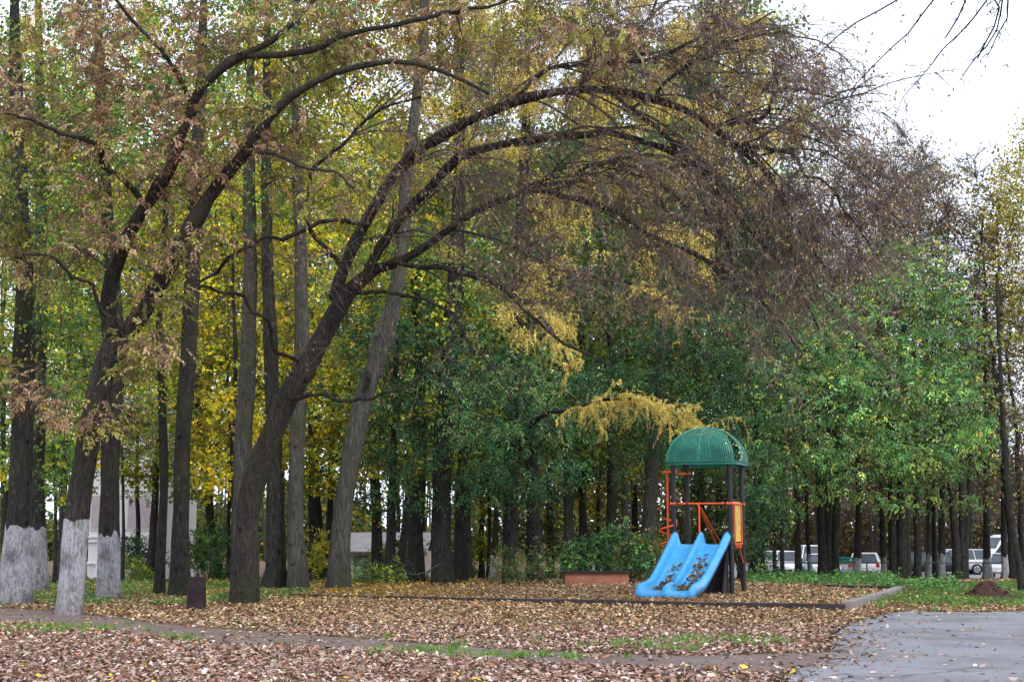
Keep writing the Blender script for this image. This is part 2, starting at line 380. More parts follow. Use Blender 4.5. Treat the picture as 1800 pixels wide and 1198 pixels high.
def spray(rng, A, n, spread, droop=.3):
    """n leaves around every anchor, held in tufts that face one way: positions, directions, normals, tuft number"""
    m = len(A); t = max(1, round(n / 6)); sp_ = np.array(spread); so_ = rng.normal(size=(m, t, 3)) * sp_; tuft = (np.arange(n) % t)
    cen = (A[:, None] + so_)[:, tuft]; off = rng.normal(size=(m, n, 3)) * sp_ * .38; P = (cen + off).reshape(-1, 3)
    td = nrm(so_ / sp_ * .6 + rng.normal(size=(m, t, 3)) * .6 + np.array([0, 0, -droop])); tn = nrm(rng.normal(size=(m, t, 3)) * .6 + np.array([0, 0, .9]))
    D = nrm(td[:, tuft].reshape(-1, 3) * .8 + rng.normal(size=(m * n, 3)) * .55); N = nrm(tn[:, tuft].reshape(-1, 3) + rng.normal(size=(m * n, 3)) * .33)
    return P, D, N, (np.arange(m)[:, None] * t + tuft[None]).ravel(), m * t
def compound(rng, P, D, length, pairs, ll, lw, droop=.35):
    """pinnate leaves: leaflets set in pairs on a drooping stalk"""
    n = len(P); D = nrm(D + np.array([0, 0, -.25])); S = nrm(np.cross(D, np.array([0, 0, 1.0]) + rng.normal(0, .25, (n, 3)))); U = np.cross(S, D)
    oP, oD, oN, own = [], [], [], []
    Ls = rng.uniform(.7, 1.25, n)[:, None] * length
    for i in range(pairs + 1):
        t = .25 + .75 * i / pairs; base = P + D * Ls * t + np.array([0, 0, -1.0]) * Ls * t * t * droop
        for sd_ in ((-1, 1) if i < pairs else (0,)):
            d = nrm(D * .55 + S * sd_ * .9 + np.array([0, 0, -.45]) + rng.normal(0, .22, (n, 3)))
            oP.append(base); oD.append(d); oN.append(nrm(U + rng.normal(0, .35, (n, 3)))); own.append(np.arange(n))
    return np.concatenate(oP), np.concatenate(oD), np.concatenate(oN), np.concatenate(own)
def px_path(pts, n, Y=None):
    """polyline of (px, py, diameter_px[, depth]) -> points and radii in the world"""
    P = []; 
    for q in pts:
        d = q[3] if len(q) > 3 else Y
        P.append([*at(q[0], q[1], d), q[2] * d / FPX / 2])
    c = curve(P, n); return c[:, :3], np.maximum(c[:, 3], .004)
def trunk_geo(P, R, rng, sides=18, flare=.45, lump=.05, col=None):
    """tapered trunk with a root flare and lumps"""
    P = P.copy(); k = len(P); g = Geo(); z0 = P[0, 2]; P[0, 2] -= .25
    T = nrm(np.gradient(P, axis=0)); U = nrm(np.cross(T, [0.02, 1.0, 0.0])); W = np.cross(T, U)
    a = np.arange(sides) * 2 * math.pi / sides; ph = rng.uniform(0, 6.28, 6); l = np.r_[0, np.cumsum(np.linalg.norm(np.diff(P, axis=0), axis=1))]
    rad = R[:, None] * np.ones((k, sides))
    for q in range(3):
        rad *= 1 + lump * np.sin(a[None] * (q + 2) + l[:, None] * (1.1 + q * .9) + ph[q])
    fl = flare * np.exp(-np.maximum(P[:, 2] - z0, 0) / .28)[:, None]
    rad *= 1 + fl * (1 + .55 * np.sin(a[None] * 5 + ph[4]) + .3 * np.sin(a[None] * 3 + ph[5])) + rng.normal(0, .012, rad.shape)
    V = P[:, None] + rad[..., None] * (U[:, None] * np.cos(a)[None, :, None] + W[:, None] * np.sin(a)[None, :, None])
    i = np.arange(k - 1)[:, None]; j = np.arange(sides)[None]
    g.add(V, np.stack([i * sides + j, i * sides + (j + 1) % sides, (i + 1) * sides + (j + 1) % sides, (i + 1) * sides + j], -1).reshape(-1, 4), col)
    return g, V
def whitewash_geo(V, zt, rng):
    """a coat of lime over the foot of the trunk, its upper edge ragged"""
    k = int(np.searchsorted(V[:, :, 2].mean(1), zt)); k = max(2, min(k, len(V) - 1)); W = V[:k + 1].copy()
    zm = V[k - 1].mean(0), V[k].mean(0); t = (zt - zm[0][2]) / max(zm[1][2] - zm[0][2], 1e-3)
    W[k] = V[k - 1] + (V[k] - V[k - 1]) * (t + rng.normal(0, .12, (V.shape[1], 1)))
    c = W.mean(1, keepdims=True); W = W + nrm(W - c) * .006; s = V.shape[1]; g = Geo()
    i = np.arange(k)[:, None]; j = np.arange(s)[None]
    g.add(W, np.stack([i * s + j, i * s + (j + 1) % s, (i + 1) * s + (j + 1) % s, (i + 1) * s + j], -1).reshape(-1, 4)); return g

BK = dict(B=BARK, D=BARKD, G=BARKG, F=BARKF)
def start_tree(name, label, pts, Y, bark='B', ww=None, seed=0, n=34, flare=.16, group=None, cat='tree', sides=18, lump=.05):
    """pts: (px, py, diameter px) from the foot upwards; returns root, nodes, radii"""
    rng = np.random.default_rng(seed + 1000); P, R = px_path(pts, n, Y)
    base = np.array([P[0, 0], P[0, 1], float(terr(P[0, 1]))]); P[0, 2] = base[2]
    root = thing(name, label, cat, base, group=group)
    # finer rings near the ground
    g_, V = trunk_geo(P, R, rng, sides, flare, lump); g_.build('trunk', BK[bark], root)
    if ww is not None: whitewash_geo(V, at(pts[0][0], ww, P[0, 1])[2], rng).build('whitewash', WHITEWASH, root)
    return root, P, R
def limb(root, pts, Y, bark, n=22, sides=10, seed=0, name='limb'):
    P, R = px_path(pts, n, Y); g_ = Geo(); rng = np.random.default_rng(seed)
    kn = rng.normal(0, .07, (max(4, n // 3), 3)); kn[0] = kn[-1] = 0; tt = np.linspace(0, len(kn) - 1, n); P = P + np.stack([np.interp(tt, np.arange(len(kn)), kn[:, q]) for q in range(3)], 1)
    P[1:-1] += rng.normal(0, .012, P[1:-1].shape); R = R * (1 + rng.normal(0, .05, len(R))) * (1 + .22 * (rng.uniform(size=len(R)) < .12)); g_.tubes(P, R, sides, rng=rng, rough=.06); g_.build(name, BK[bark], root); return P, R
def blobs_pts(rng, B, n):
    """B: (px, py, Y, (rx, ry, rz)[, weight]); n anchors in all, shared by volume"""
    wt = np.array([b[4] if len(b) > 4 else 1.0 for b in B]) * np.array([np.prod(b[3]) ** (2 / 3) for b in B]); wt /= wt.sum(); o = []
    for b, k in zip(B, np.maximum(1, (wt * n).astype(int))): o.append(blob(rng, k, at(b[0], b[1], b[2]), b[3]))
    return np.concatenate(o)
TWC = lin(66, 56, 54)
def branches(root, paths, rr, sides=4, col=TWC, name='branches'):
    g_ = Geo(); g_.tubes(paths, rr, sides, col=col); o = g_.build(name, TWIG, root, kind='stuff'); return o
def crown(root, nodes, rad, B, nanch, nleaf, cols, wts, L=.12, W=.07, spread=(.3, .3, .22), seed=0, mat=None, jit=.2, droop=.3, rtip=.007, clump=.28, taper=.018, comp=None):
    """leafy crown: branches that reach every anchor, leaves around them"""
    rng = np.random.default_rng(seed + 77); A = blobs_pts(rng, B, nanch)
    paths, rr, NP, NR = grow(nodes, rad, A, rng, rtip=rtip, taper=taper); branches(root, paths, rr)
    ends = paths[:, -1]; g_ = Geo()
    if comp:
        k = max(1, int(nleaf / (2 * comp[1] + 1))); bp = np.repeat(ends, k, 0) + rng.normal(size=(len(ends) * k, 3)) * np.array(spread); out = np.repeat(nrm(ends - nodes.mean(0)), k, 0)
        bd = nrm((bp - np.repeat(ends, k, 0)) / np.array(spread) * .5 + out * .5 + rng.normal(0, .5, bp.shape) * [1, 1, .3]); P, D, N, own = compound(rng, bp, bd, comp[0], comp[1], 0, 0); n = len(P)
        c = (pal(rng, len(bp), cols, wts, jit) * np.repeat(np.exp(rng.normal(0, clump, (len(ends), 1))), k, 0))[own] * np.exp(rng.normal(0, .1, (n, 1)))
    else:
        P, D, N, tu, nt_ = spray(rng, ends, nleaf, spread, droop); n = len(P)
        c = pal(rng, nt_, cols, wts, jit)[tu] * np.repeat(np.exp(rng.normal(0, clump, (len(ends), 1))), nleaf, 0) * np.exp(rng.normal(0, .1, (n, 1)))
    g_.leaves(P, D, N, rng.uniform(.65, 1.3, n) * L, rng.uniform(.7, 1.25, n) * W, c); g_.build('crown', mat or LEAF, root, smooth=False)
    return NP, NR
def weep(rng, P0, D0, L, k=6, grav=.22, noise=.12):
    n = len(P0); Q = np.empty((n, k, 3)); Q[:, 0] = P0; d = nrm(D0); st = (L / (k - 1))[:, None]
    for i in range(1, k):
        Q[:, i] = Q[:, i - 1] + d * st; d = nrm(d + np.array([0, 0, -grav]) + rng.normal(0, noise, (n, 3)))
    return Q

# palettes
GRD, GRM, GRL = lin(46, 78, 52), lin(66, 104, 60), lin(104, 134, 70)
YG, YE, YD, OR = lin(134, 144, 54), lin(192, 178, 52), lin(160, 142, 52), lin(196, 132, 40)
OL, TA, BRN, PKB = lin(132, 126, 74), lin(180, 156, 126), lin(126, 100, 80), lin(156, 126, 106)
STRAW, STRAWD = lin(236, 220, 138), lin(206, 182, 104)

# ------------------------------------------------------------------ the near trees
# leaning whitewashed ash with the brown crown over the left of the picture
root, TP, TR = start_tree('ash_tree', 'whitewashed tree leaning to the right at the path, forking into two dark limbs', [(123, 1076, 47), (127, 1000, 43), (134, 912, 40), (152, 800, 39), (170, 705, 38), (186, 640, 44), (196, 600, 34), (190, 540, 28), (198, 480, 26)], 26.0, 'F', 912, 1, n=44, flare=.10)
NB, RB = [TP], [TR]
for i, pts in enumerate([
    [(194, 500, 25, 26), (215, 440, 23, 25.8), (255, 360, 21, 25.5), (290, 290, 20, 25), (333, 213, 18, 24.8), (377, 140, 16, 24.5), (430, 98, 14, 24.5), (500, 60, 11, 24.5), (547, 13, 9, 24.5), (590, -60, 6, 24.5)],
    [(186, 655, 34, 26), (222, 600, 33, 25.8), (262, 540, 32, 25.5), (300, 470, 29, 25.2), (340, 400, 27, 25), (380, 332, 24, 24.8), (420, 283, 21, 24.6), (485, 195, 17, 24.4), (547, 147, 14, 24.2), (610, 118, 12, 24), (680, 105, 10, 24), (760, 118, 8, 24), (860, 165, 5, 24)],
    [(430, 98, 12, 24.5), (490, 100, 12, 24.4), (547, 93, 11, 24.2), (600, 66, 10, 24), (650, 50, 9, 24), (750, 34, 8, 23.8), (860, 8, 6, 23.6), (960, -30, 4, 23.4)],
    [(255, 360, 12, 25.5), (210, 300, 10, 25), (150, 250, 9, 24.5), (80, 215, 7, 24), (10, 200, 4, 23.5)],
    [(222, 600, 9, 25.8), (170, 520, 7, 25), (110, 470, 6, 24.5), (40, 445, 4, 24)],
    [(340, 200, 10, 24.8), (300, 110, 8, 24.4), (240, 40, 7, 24), (190, -60, 5, 23.6)],
    [(420, 283, 9, 24.6), (470, 270, 8, 24), (540, 290, 6, 23.6), (620, 330, 4, 23.2)]]):
    a, b = limb(root, pts, None, 'F', seed=i); NB.append(a); RB.append(b)
NB, RB = np.concatenate(NB), np.concatenate(RB); rng = np.random.default_rng(5)
keep = NB[:, 2] > 4.5; A = blobs_pts(rng, [(q[0], q[1], q[2] + 1.0, *q[3:]) for q in [(90, 330, 24.5, (1.6, 1.6, 1.5)), (230, 260, 24.5, (1.6, 1.8, 1.5)), (90, 120, 24.5, (1.6, 1.7, 1.5)), (270, 90, 24.3, (1.8, 1.8, 1.3)), (420, 250, 24, (1.5, 1.6, .9), 1.3), (500, 60, 24, (1.8, 1.6, 1.1), 1.2),
    (690, 60, 23.8, (1.7, 1.5, .9), 1.1), (880, 30, 23.5, (1.5, 1.4, .8)), (1010, 60, 23.5, (1.3, 1.3, .9), .8), (560, 330, 23.6, (1.1, 1.0, .6), .7), (350, 400, 24.4, (1.0, 1.0, .5), .8), (60, 450, 24.4, (1.1, 1.0, .6), .8),
    (280, 430, 24.6, (.8, .6, .5), .7), (470, 220, 23.5, (1.2, 1.0, .5), .9)]], 330)
paths, rr, NP, NR = grow(NB[keep], RB[keep], A, rng, rtip=.006, lift=.1); branches(root, paths, rr)
# low hanging sprays
low = np.array([at(*p) for p in [(260, 470, 24.8), (300, 440, 24.8), (230, 600, 25), (270, 590, 24.8), (250, 640, 25), (290, 615, 24.6), (215, 640, 25.2), (170, 735, 25.4), (200, 740, 25), (225, 730, 25), (40, 690, 25), (80, 690, 24.8), (20, 640, 25), (340, 430, 24.6), (100, 720, 24.8), (240, 520, 25), (310, 520, 24.6), (90, 500, 24.6), (130, 430, 24.8), (200, 420, 25)]])
lp, lr, _, _ = grow(NP, NR, low, rng, rtip=.005, lift=.02); branches(root, lp, lr)
allp = np.concatenate([paths[:, k] for k in (3, 4, 5, 5)] + [np.repeat(lp[:, k], 3, 0) for k in (4, 5, 5)]); alld = np.concatenate([nrm(paths[:, 5] - paths[:, 2])] * 4 + [np.repeat(nrm(lp[:, 5] - lp[:, 2]), 3, 0)] * 3)
rep = 3; bp = np.repeat(allp, rep, 0) + rng.normal(0, .17, (len(allp) * rep, 3)) * [1, 1, .7]; bd = nrm(np.repeat(alld, rep, 0) * .5 + rng.normal(0, .75, (len(bp), 3)) * [1, 1, .4])
sel_ = rng.uniform(size=len(bp)) < .8; bp, bd = bp[sel_], bd[sel_]; P, D, N, own = compound(rng, bp, bd, .26, 4, 0, 0); n = len(P)
ft = weep(rng, allp[rng.integers(0, len(allp), 2600)], rng.normal(0, .7, (2600, 3)) + [.1, 0, .1], rng.uniform(.3, .9, 2600), 5, .1, .14); g = Geo(); g.tubes(ft, np.linspace(.006, .0035, 5)[None].repeat(2600, 0), 3, col=lin(82, 74, 72)); g.build('twigs', TWIG, root, kind='stuff')
# colour by leaf stalk: brown, tan and olive patches that drift through the crown
k = wnoise(bp[:, 0] * 1.0 + bp[:, 1] * .3, bp[:, 2], 1.25, 3) + rng.normal(0, .35, len(bp)) - .15 * (bp[:, 2] < 7) 
cb = np.where((k > -.12)[:, None], pal(rng, len(bp), [PKB, TA, BRN, lin(146, 112, 84)], [4, 3, 2, 1], .18), np.where((k > -.55)[:, None], pal(rng, len(bp), [OL, lin(164, 154, 88), lin(126, 122, 66)], [3, 3, 2], .18), pal(rng, len(bp), [lin(98, 108, 56), lin(140, 140, 70)], [1, 1], .16)))
g = Geo(); g.leaves(P, D, N, rng.uniform(.07, .13, n), rng.uniform(.033, .058, n), cb[own] * np.exp(rng.normal(0, .12, (n, 1)))); g.build('crown', LEAFDRY, root, smooth=False)

# the arching tree over the playground
root, TP, TR = start_tree('arching_tree', 'thick furrowed trunk leaning right, its long bare limbs arching over the playground', [(428, 1057, 50), (431, 1000, 46), (437, 900, 42), (452, 830, 40), (472, 775, 39), (505, 700, 37), (550, 625, 36), (590, 548, 34), (622, 503, 28), (665, 470, 22)], 29.6, 'F', None, 2, n=46, flare=.10)
NF, RF = [TP[-14:]], [TR[-14:]]
arch = [
    [(588, 552, 30, 29.6), (592, 500, 27, 29.6), (610, 440, 25, 29.4), (645, 380, 24, 29.2), (690, 312, 23, 28.8), (735, 266, 23, 28.4), (800, 222, 22, 28), (870, 190, 20, 27.6), (950, 168, 18, 27.2), (1060, 164, 16, 26.8), (1140, 172, 16, 26.6), (1200, 192, 15, 26.4), (1260, 226, 13, 26.2), (1310, 272, 11, 26), (1360, 335, 9, 25.8), (1420, 420, 7, 25.6), (1480, 510, 4, 25.4)],
    [(640, 490, 22, 29.6), (668, 440, 21, 29.4), (735, 347, 20, 29), (800, 292, 19, 28.6), (870, 258, 17, 28.2), (960, 238, 15, 27.8), (1060, 232, 14, 27.4), (1130, 250, 12, 27.2), (1190, 278, 12, 27), (1260, 335, 10, 26.8), (1330, 410, 8, 26.6), (1390, 480, 6, 26.4), (1440, 580, 4, 26.2)],
    [(655, 476, 21, 29.6), (705, 452, 18, 29.2), (770, 415, 16, 28.8), (850, 370, 14, 28.4), (930, 336, 12, 28), (1000, 340, 11, 27.7), (1080, 372, 11, 27.4), (1160, 420, 10, 27.1), (1260, 470, 10, 26.8), (1330, 530, 8, 26.5), (1400, 610, 5, 26.2)],
    [(660, 472, 13, 29.6), (720, 465, 11, 29), (800, 475, 10, 28.4), (880, 512, 8, 28), (960, 572, 7, 27.6), (1080, 645, 4, 27.2)],
    [(622, 515, 9, 29.6), (700, 518, 8, 29), (780, 545, 7, 28.4), (850, 620, 5, 28), (900, 700, 3, 27.8)],
    [(1258, 224, 9, 26.2), (1300, 212, 9, 26), (1345, 197, 8, 25.8), (1385, 155, 7, 25.6), (1450, 160, 5, 25.4), (1540, 150, 3, 25.2)],
    [(1075, 166, 10, 26.8), (1130, 205, 10, 26.7), (1180, 250, 9, 26.6), (1220, 330, 8, 26.4), (1270, 420, 6, 26.2), (1310, 540, 3, 26)],
    [(1285, 250, 8, 26.1), (1340, 258, 8, 25.8), (1400, 285, 7, 25.4), (1470, 350, 5, 25), (1540, 450, 3, 24.8)],
    [(880, 188, 10, 27.6), (930, 140, 9, 27.2), (1000, 115, 8, 26.8), (1100, 110, 7, 26.4), (1230, 70, 6, 26), (1360, 20, 4, 25.6)],
    [(1010, 166, 8, 27), (1060, 120, 7, 26.6), (1120, 60, 6, 26.2), (1170, -20, 5, 25.8)],
    [(1150, 172, 8, 26.6), (1200, 120, 7, 26.2), (1270, 80, 6, 25.8), (1380, 60, 4, 25.4), (1470, 90, 3, 25)],
    [(600, 470, 10, 29.5), (540, 380, 9, 29), (560, 290, 8, 28.5), (640, 220, 7, 28), (740, 170, 5, 27.5)],
    [(530, 640, 8, 29.6), (480, 610, 8, 29), (460, 560, 7, 28.4), (400, 520, 6, 28), (350, 505, 5, 27.6), (300, 560, 3, 27.4)],
    [(650, 395, 9, 29.2), (560, 395, 9, 28.6), (470, 425, 8, 28.2), (390, 460, 7, 28), (330, 520, 4, 27.8)],
    [(930, 335, 7, 28), (985, 300, 6, 27.6), (1050, 292, 6, 27.2), (1130, 310, 5, 26.8), (1230, 380, 4, 26.4)],
    [(500, 700, 9, 29.6), (560, 700, 8, 28.8), (640, 705, 7, 28.4), (700, 690, 5, 28), (760, 640, 3, 27.8)]]
for i, pts in enumerate(arch):
    a, b = limb(root, [(q[0], q[1], q[2] * .86, q[3]) for q in pts], None, 'F', n=38, seed=40 + i); NF.append(a); RF.append(b)
NF, RF = np.concatenate(NF), np.concatenate(RF); rng = np.random.default_rng(11)
# long secondary branches that follow the arch and droop
tan = nrm(np.gradient(NF, axis=0)); pxn = NF[:, 0] / NF[:, 1] * FPX + CX; cand = np.where((pxn > 600) & (pxn < 1330) & (RF > .03) & (tan[:, 0] > .2) & (NF[:, 2] > 7.0))[0]; pick = rng.choice(cand, 95)
sec = weep(rng, NF[pick], tan[pick] * [1, .6, 1] + rng.normal(0, .45, (95, 3)) * [.6, 1, 1] + [.25, 0, .12], rng.uniform(1.6, 4.6, 95), 14, .085, .10); sr = np.linspace(1, .25, 14)[None] * np.minimum(RF[pick] * .6, rng.uniform(.018, .04, 95))[:, None]
branches(root, sec, sr, 6, lin(70, 70, 66), 'branches')
NF = np.concatenate([NF, sec[:, 2:].reshape(-1, 3)]); RF = np.concatenate([RF, sr[:, 2:].ravel()])
A = blobs_pts(rng, [(1000, 90, 26.5, (1.8, 1.4, 1.0)), (1180, 110, 26, (2.0, 1.5, 1.2)), (1330, 100, 25.6, (1.5, 1.4, 1.1)), (1430, 170, 25.2, (1.2, 1.2, .8)), (1200, 300, 26.4, (1.8, 1.5, 1.2)), (1380, 300, 25.6, (1.8, 1.5, 1.3)), (1500, 290, 25, (1.2, 1.1, 1.1)),
    (1050, 330, 27.3, (1.6, 1.4, 1.0)), (1280, 450, 26.2, (1.8, 1.4, 1.2)), (1430, 440, 25.4, (1.3, 1.3, 1.2), .6), (1390, 560, 25.6, (1.1, 1.2, .7), .5), (1150, 480, 27, (1.5, 1.2, .9)), (880, 420, 28, (1.4, 1.2, .8)), (760, 330, 28.4, (1.4, 1.2, 1.2)), (650, 250, 28, (1.2, 1.2, 1.1)), (800, 130, 27, (1.3, 1.2, .8)), (960, 500, 27.6, (1.2, 1, .6)), (1540, 380, 24.8, (.7, .8, .8), .6), (480, 480, 28, (1.0, .9, .7), .6), (440, 560, 28.5, (1.2, 1, .6), .6), (560, 640, 28.6, (.9, .8, .6), .5), (620, 640, 28.5, (1, 1, .7), .5), (720, 600, 28.3, (1.3, 1, .7), .25), (820, 640, 28, (1.2, .9, .6), .2), (560, 420, 28.6, (1.2, 1, .9), .7), (900, 280, 27.6, (1.4, 1.2, 1.0)), (1130, 20, 26, (2.0, 1.4, .8)), (1500, 380, 25, (1.1, 1.1, 1.2))], 760)
paths, rr, NP, NR = grow(NF, RF, A, rng, rtip=.006, lift=.16, taper=.02, k=7); branches(root, paths, rr, 5, lin(72, 70, 68))
# fine weeping twigs on every branch
pp = np.concatenate([paths[:, 2:].reshape(-1, 3), sec[:, 4:].reshape(-1, 3)]); pd = np.concatenate([nrm(np.gradient(paths, axis=1)[:, 2:].reshape(-1, 3)), nrm(np.gradient(sec, axis=1)[:, 4:].reshape(-1, 3))]); idx = rng.integers(0, len(pp), 12500)
px_ = pp[idx, 0] / pp[idx, 1] * FPX + CX; zlow = np.clip((pp[idx, 2] - 4.2 - np.where(px_ > 1080, -3, 0)) / 2.0, .12, 1); idx = idx[(rng.uniform(size=len(idx)) < np.clip((px_ - 480) / 500, .22, 1) * zlow)]
d0 = nrm(pd[idx] * .8 + rng.normal(0, .5, (len(idx), 3)) + [.3, 0, -.05]); tw = weep(rng, pp[idx], d0, rng.uniform(.35, 1.45, len(idx)), 6, .24, .11)
g = Geo(); g.tubes(tw, np.linspace(1, .55, 6)[None] * rng.uniform(.0042, .0075, (len(tw), 1)), 3, col=pal(rng, len(tw), [lin(120, 102, 96), lin(104, 98, 100), lin(130, 106, 94), lin(108, 106, 100)], [3, 3, 2, 2], .15)); g.build('twigs', TWIG, root, kind='stuff')
sel = rng.uniform(size=len(tw)) < .6; tp = tw[sel]; kk = rng.integers(2, 6, (len(tp), 3)); P = np.take_along_axis(tp, kk[:, :, None].repeat(3, 2), 1).reshape(-1, 3) + rng.normal(0, .02, (len(tp) * 3, 3))
n = len(P); D = nrm(rng.normal(0, .5, (n, 3)) + [0, 0, -.8]); N = unit(rng, n); g = Geo()
g.leaves(P, D, N, rng.uniform(.06, .13, n), rng.uniform(.018, .045, n), pal(rng, n, [PKB, TA, BRN, lin(186, 168, 116), OL, lin(160, 96, 62)], [3, 4, 2, 2.5, 1, 1], .2), .3, .3); g.build('crown', LEAFDRY, root, smooth=False)

# first two trunks at the left edge
root, TP, TR = start_tree('lime_tree', 'stout whitewashed trunk at the left edge with a mossy dark stem', [(27, 1062, 54), (26, 1000, 47), (30, 927, 42), (36, 850, 39), (40, 700, 38), (44, 560, 34), (40, 420, 30), (30, 200, 24), (24, -40, 16)], 29.0, 'B', 927, 3, n=44, flare=.16)
crown(root, TP[20:], TR[20:], [(20, 520, 29, (1.6, 1.6, 1.6)), (60, 380, 29, (1.8, 1.8, 1.6)), (30, 200, 29, (2, 2, 1.6)), (80, 60, 29, (2, 2, 1.6)), (-60, 640, 29, (1.4, 1.4, 1.4)), (110, 620, 30, (.9, 1, .9)), (50, 760, 30, (.7, .7, .6), .6), (90, 860, 30, (.45, .5, .4), .6)], 230, 40, [GRM, OL, YG, GRL, YE], [3, 3, 3, 2, 1], .10, .07, seed=3)
root, TP, TR = start_tree('larch_tree', 'thin whitewashed trunk close behind the stout one at the left edge', [(66, 1036, 36), (65, 927, 28), (66, 800, 25), (72, 500, 22), (70, 200, 17), (66, -60, 10)], 35.5, 'B', 927, 4, n=34)
crown(root, TP[16:], TR[16:], [(232, 8, 34, (.55, .6, .55)), (262, 30, 34, (.3, .4, .4)), (56, 40, 34, (.4, .5, .7)), (30, 60, 35, (.5, .6, .6))], 34, 160, [lin(206, 150, 40), STRAWD], [2, 1], .06, .022, (.12, .12, .22), seed=4, mat=NEEDLE, droop=1.4)
root, TP, TR = start_tree('maple_tree', 'straight whitewashed trunk right of the leaning one, standing in green ground plants', [(192, 1050, 38), (192, 1000, 37), (191, 940, 35), (194, 820, 33), (199, 700, 34), (203, 560, 28), (190, 400, 24), (178, 200, 19), (170, -60, 12)], 31.5, 'B', 940, 5, n=38, flare=.12)
crown(root, TP[16:], TR[16:], [(150, 420, 32, (1.4, 1.4, 1.2)), (180, 120, 32, (2, 2, 1.6)), (60, 250, 32, (1.6, 1.6, 1.4)), (130, 560, 33, (1.1, 1, 1)), (120, 680, 34, (1.0, 1, .9)), (110, 800, 34, (.7, .8, .7)), (240, 280, 32, (1.3, 1.4, 1.2))], 150, 42, [GRL, GRM, YG, lin(96, 150, 50)], [3, 3, 2, 2], .12, .09, seed=5)
root, TP, TR = start_tree('elm_tree', 'slender bent stem between the whitewashed trunk and the grey one by the bin', [(279, 1042, 20), (284, 950, 17), (288, 850, 15), (285, 700, 14), (280, 560, 12), (290, 400, 10), (300, 250, 8)], 33.6, 'D', None, 6, n=28)
crown(root, TP[12:], TR[12:], [(285, 560, 33, (.9, .9, .9)), (300, 440, 33, (1.1, 1.1, 1)), (260, 700, 33.5, (.7, .7, .9)), (300, 300, 33, (1, 1, 1))], 70, 38, [YG, OL, YE], [3, 2, 2], .10, .07, seed=6)
root, TP, TR = start_tree('maple_tree', 'straight grey brown trunk right behind the rusty litter bin', [(319, 1045, 42), (317, 1000, 31), (318, 900, 29), (321, 780, 28), (331, 620, 27), (338, 500, 27), (342, 350, 24), (350, 200, 20), (356, 60, 16), (360, -80, 12)], 32.8, 'B', None, 7, n=40, flare=.2)
crown(root, TP[20:], TR[20:], [(300, 90, 34, (2, 1.8, 1.5)), (420, 140, 34, (1.4, 1.4, 1.1), .6), (330, 240, 34, (1.4, 1.4, 1), .8), (420, 380, 34, (1.1, 1, .9), .6), (300, -60, 34, (2.4, 2, 1.4)), (520, -20, 34, (2, 2, 1.2))], 130, 42, [GRM, GRL, lin(98, 140, 52), YG], [3, 3, 2, 1], .12, .09, seed=7)
root, TP, TR = start_tree('maple_tree', 'tall grey stem rising behind the foot of the arching tree', [(430, 1026, 36), (426, 900, 34), (428, 780, 31), (436, 620, 28), (440, 470, 25), (438, 300, 20), (440, 120, 15), (445, -60, 10)], 37.5, 'G', None, 8, n=34)
crown(root, TP[16:], TR[16:], [(430, 300, 38, (1.6, 1.6, 1.6), .6), (470, 120, 38, (2.2, 2, 1.6)), (420, -40, 38, (2.2, 2, 1.5)), (520, 330, 38, (1.4, 1.4, 1.2), .6)], 115, 40, [YG, YE, GRL], [3, 2, 2], .13, .10, seed=8)
root, TP, TR = start_tree('oak_tree', 'dark trunk with spreading roots between the arching tree and a mossy grey trunk', [(482, 1032, 32), (482, 990, 29), (483, 900, 28), (482, 780, 26), (476, 620, 24), (470, 450, 21), (468, 250, 17), (470, 60, 12), (474, -80, 8)], 37.0, 'D', None, 9, n=36, flare=.75)
crown(root, TP[18:], TR[18:], [(480, 420, 39, (1.5, 1.5, 1.3), .6), (500, 200, 39, (1.8, 1.8, 1.5)), (560, 60, 39, (2, 2, 1.5)), (500, -60, 38, (2, 2, 1.2))], 115, 40, [YE, YG, YD], [3, 3, 1], .13, .10, seed=9)
root, TP, TR = start_tree('lime_tree', 'grey trunk flecked with moss just left of the start of the kerb', [(524, 1032, 34), (520, 950, 30), (520, 850, 28), (524, 740, 27), (530, 600, 25), (528, 430, 22), (522, 250, 18), (520, 60, 13), (520, -80, 9)], 36.6, 'G', None, 10, n=36)
crown(root, TP[18:], TR[18:], [(560, 330, 38, (1.4, 1.4, 1.2), .6), (600, 150, 38, (1.8, 1.8, 1.5)), (640, 0, 38, (2, 2, 1.4)), (540, 480, 38, (1.2, 1.2, 1), .5)], 110, 40, [YG, YE, GRL], [3, 3, 1], .13, .10, seed=10)
root, TP, TR = start_tree('aspen_tree', 'smooth pale grey trunk leaning right behind the front kerb', [(594, 1033, 43), (597, 980, 38), (603, 900, 35), (614, 820, 34), (630, 740, 33), (652, 660, 31), (682, 580, 29), (698, 500, 28), (708, 420, 24), (716, 300, 21), (734, 160, 19), (744, 60, 17), (748, -60, 14)], 36.8, 'G', None, 11, n=44, flare=.10)
a, b = limb(root, [(640, 712, 13, 36.7), (646, 660, 12, 36.3), (655, 610, 11, 36), (672, 568, 10, 36), (690, 530, 6, 36)], None, 'G', seed=71)
crown(root, TP[24:], TR[24:], [(720, 250, 38, (1.8, 1.6, 1.5), .7), (760, 90, 38, (2, 2, 1.6), .8), (700, -60, 38, (2.2, 2, 1.4)), (860, 20, 38, (1.8, 1.8, 1.2), .8)], 170, 38, [YE, YG, lin(196, 148, 44)], [3, 3, 1], .11, .09, seed=11)

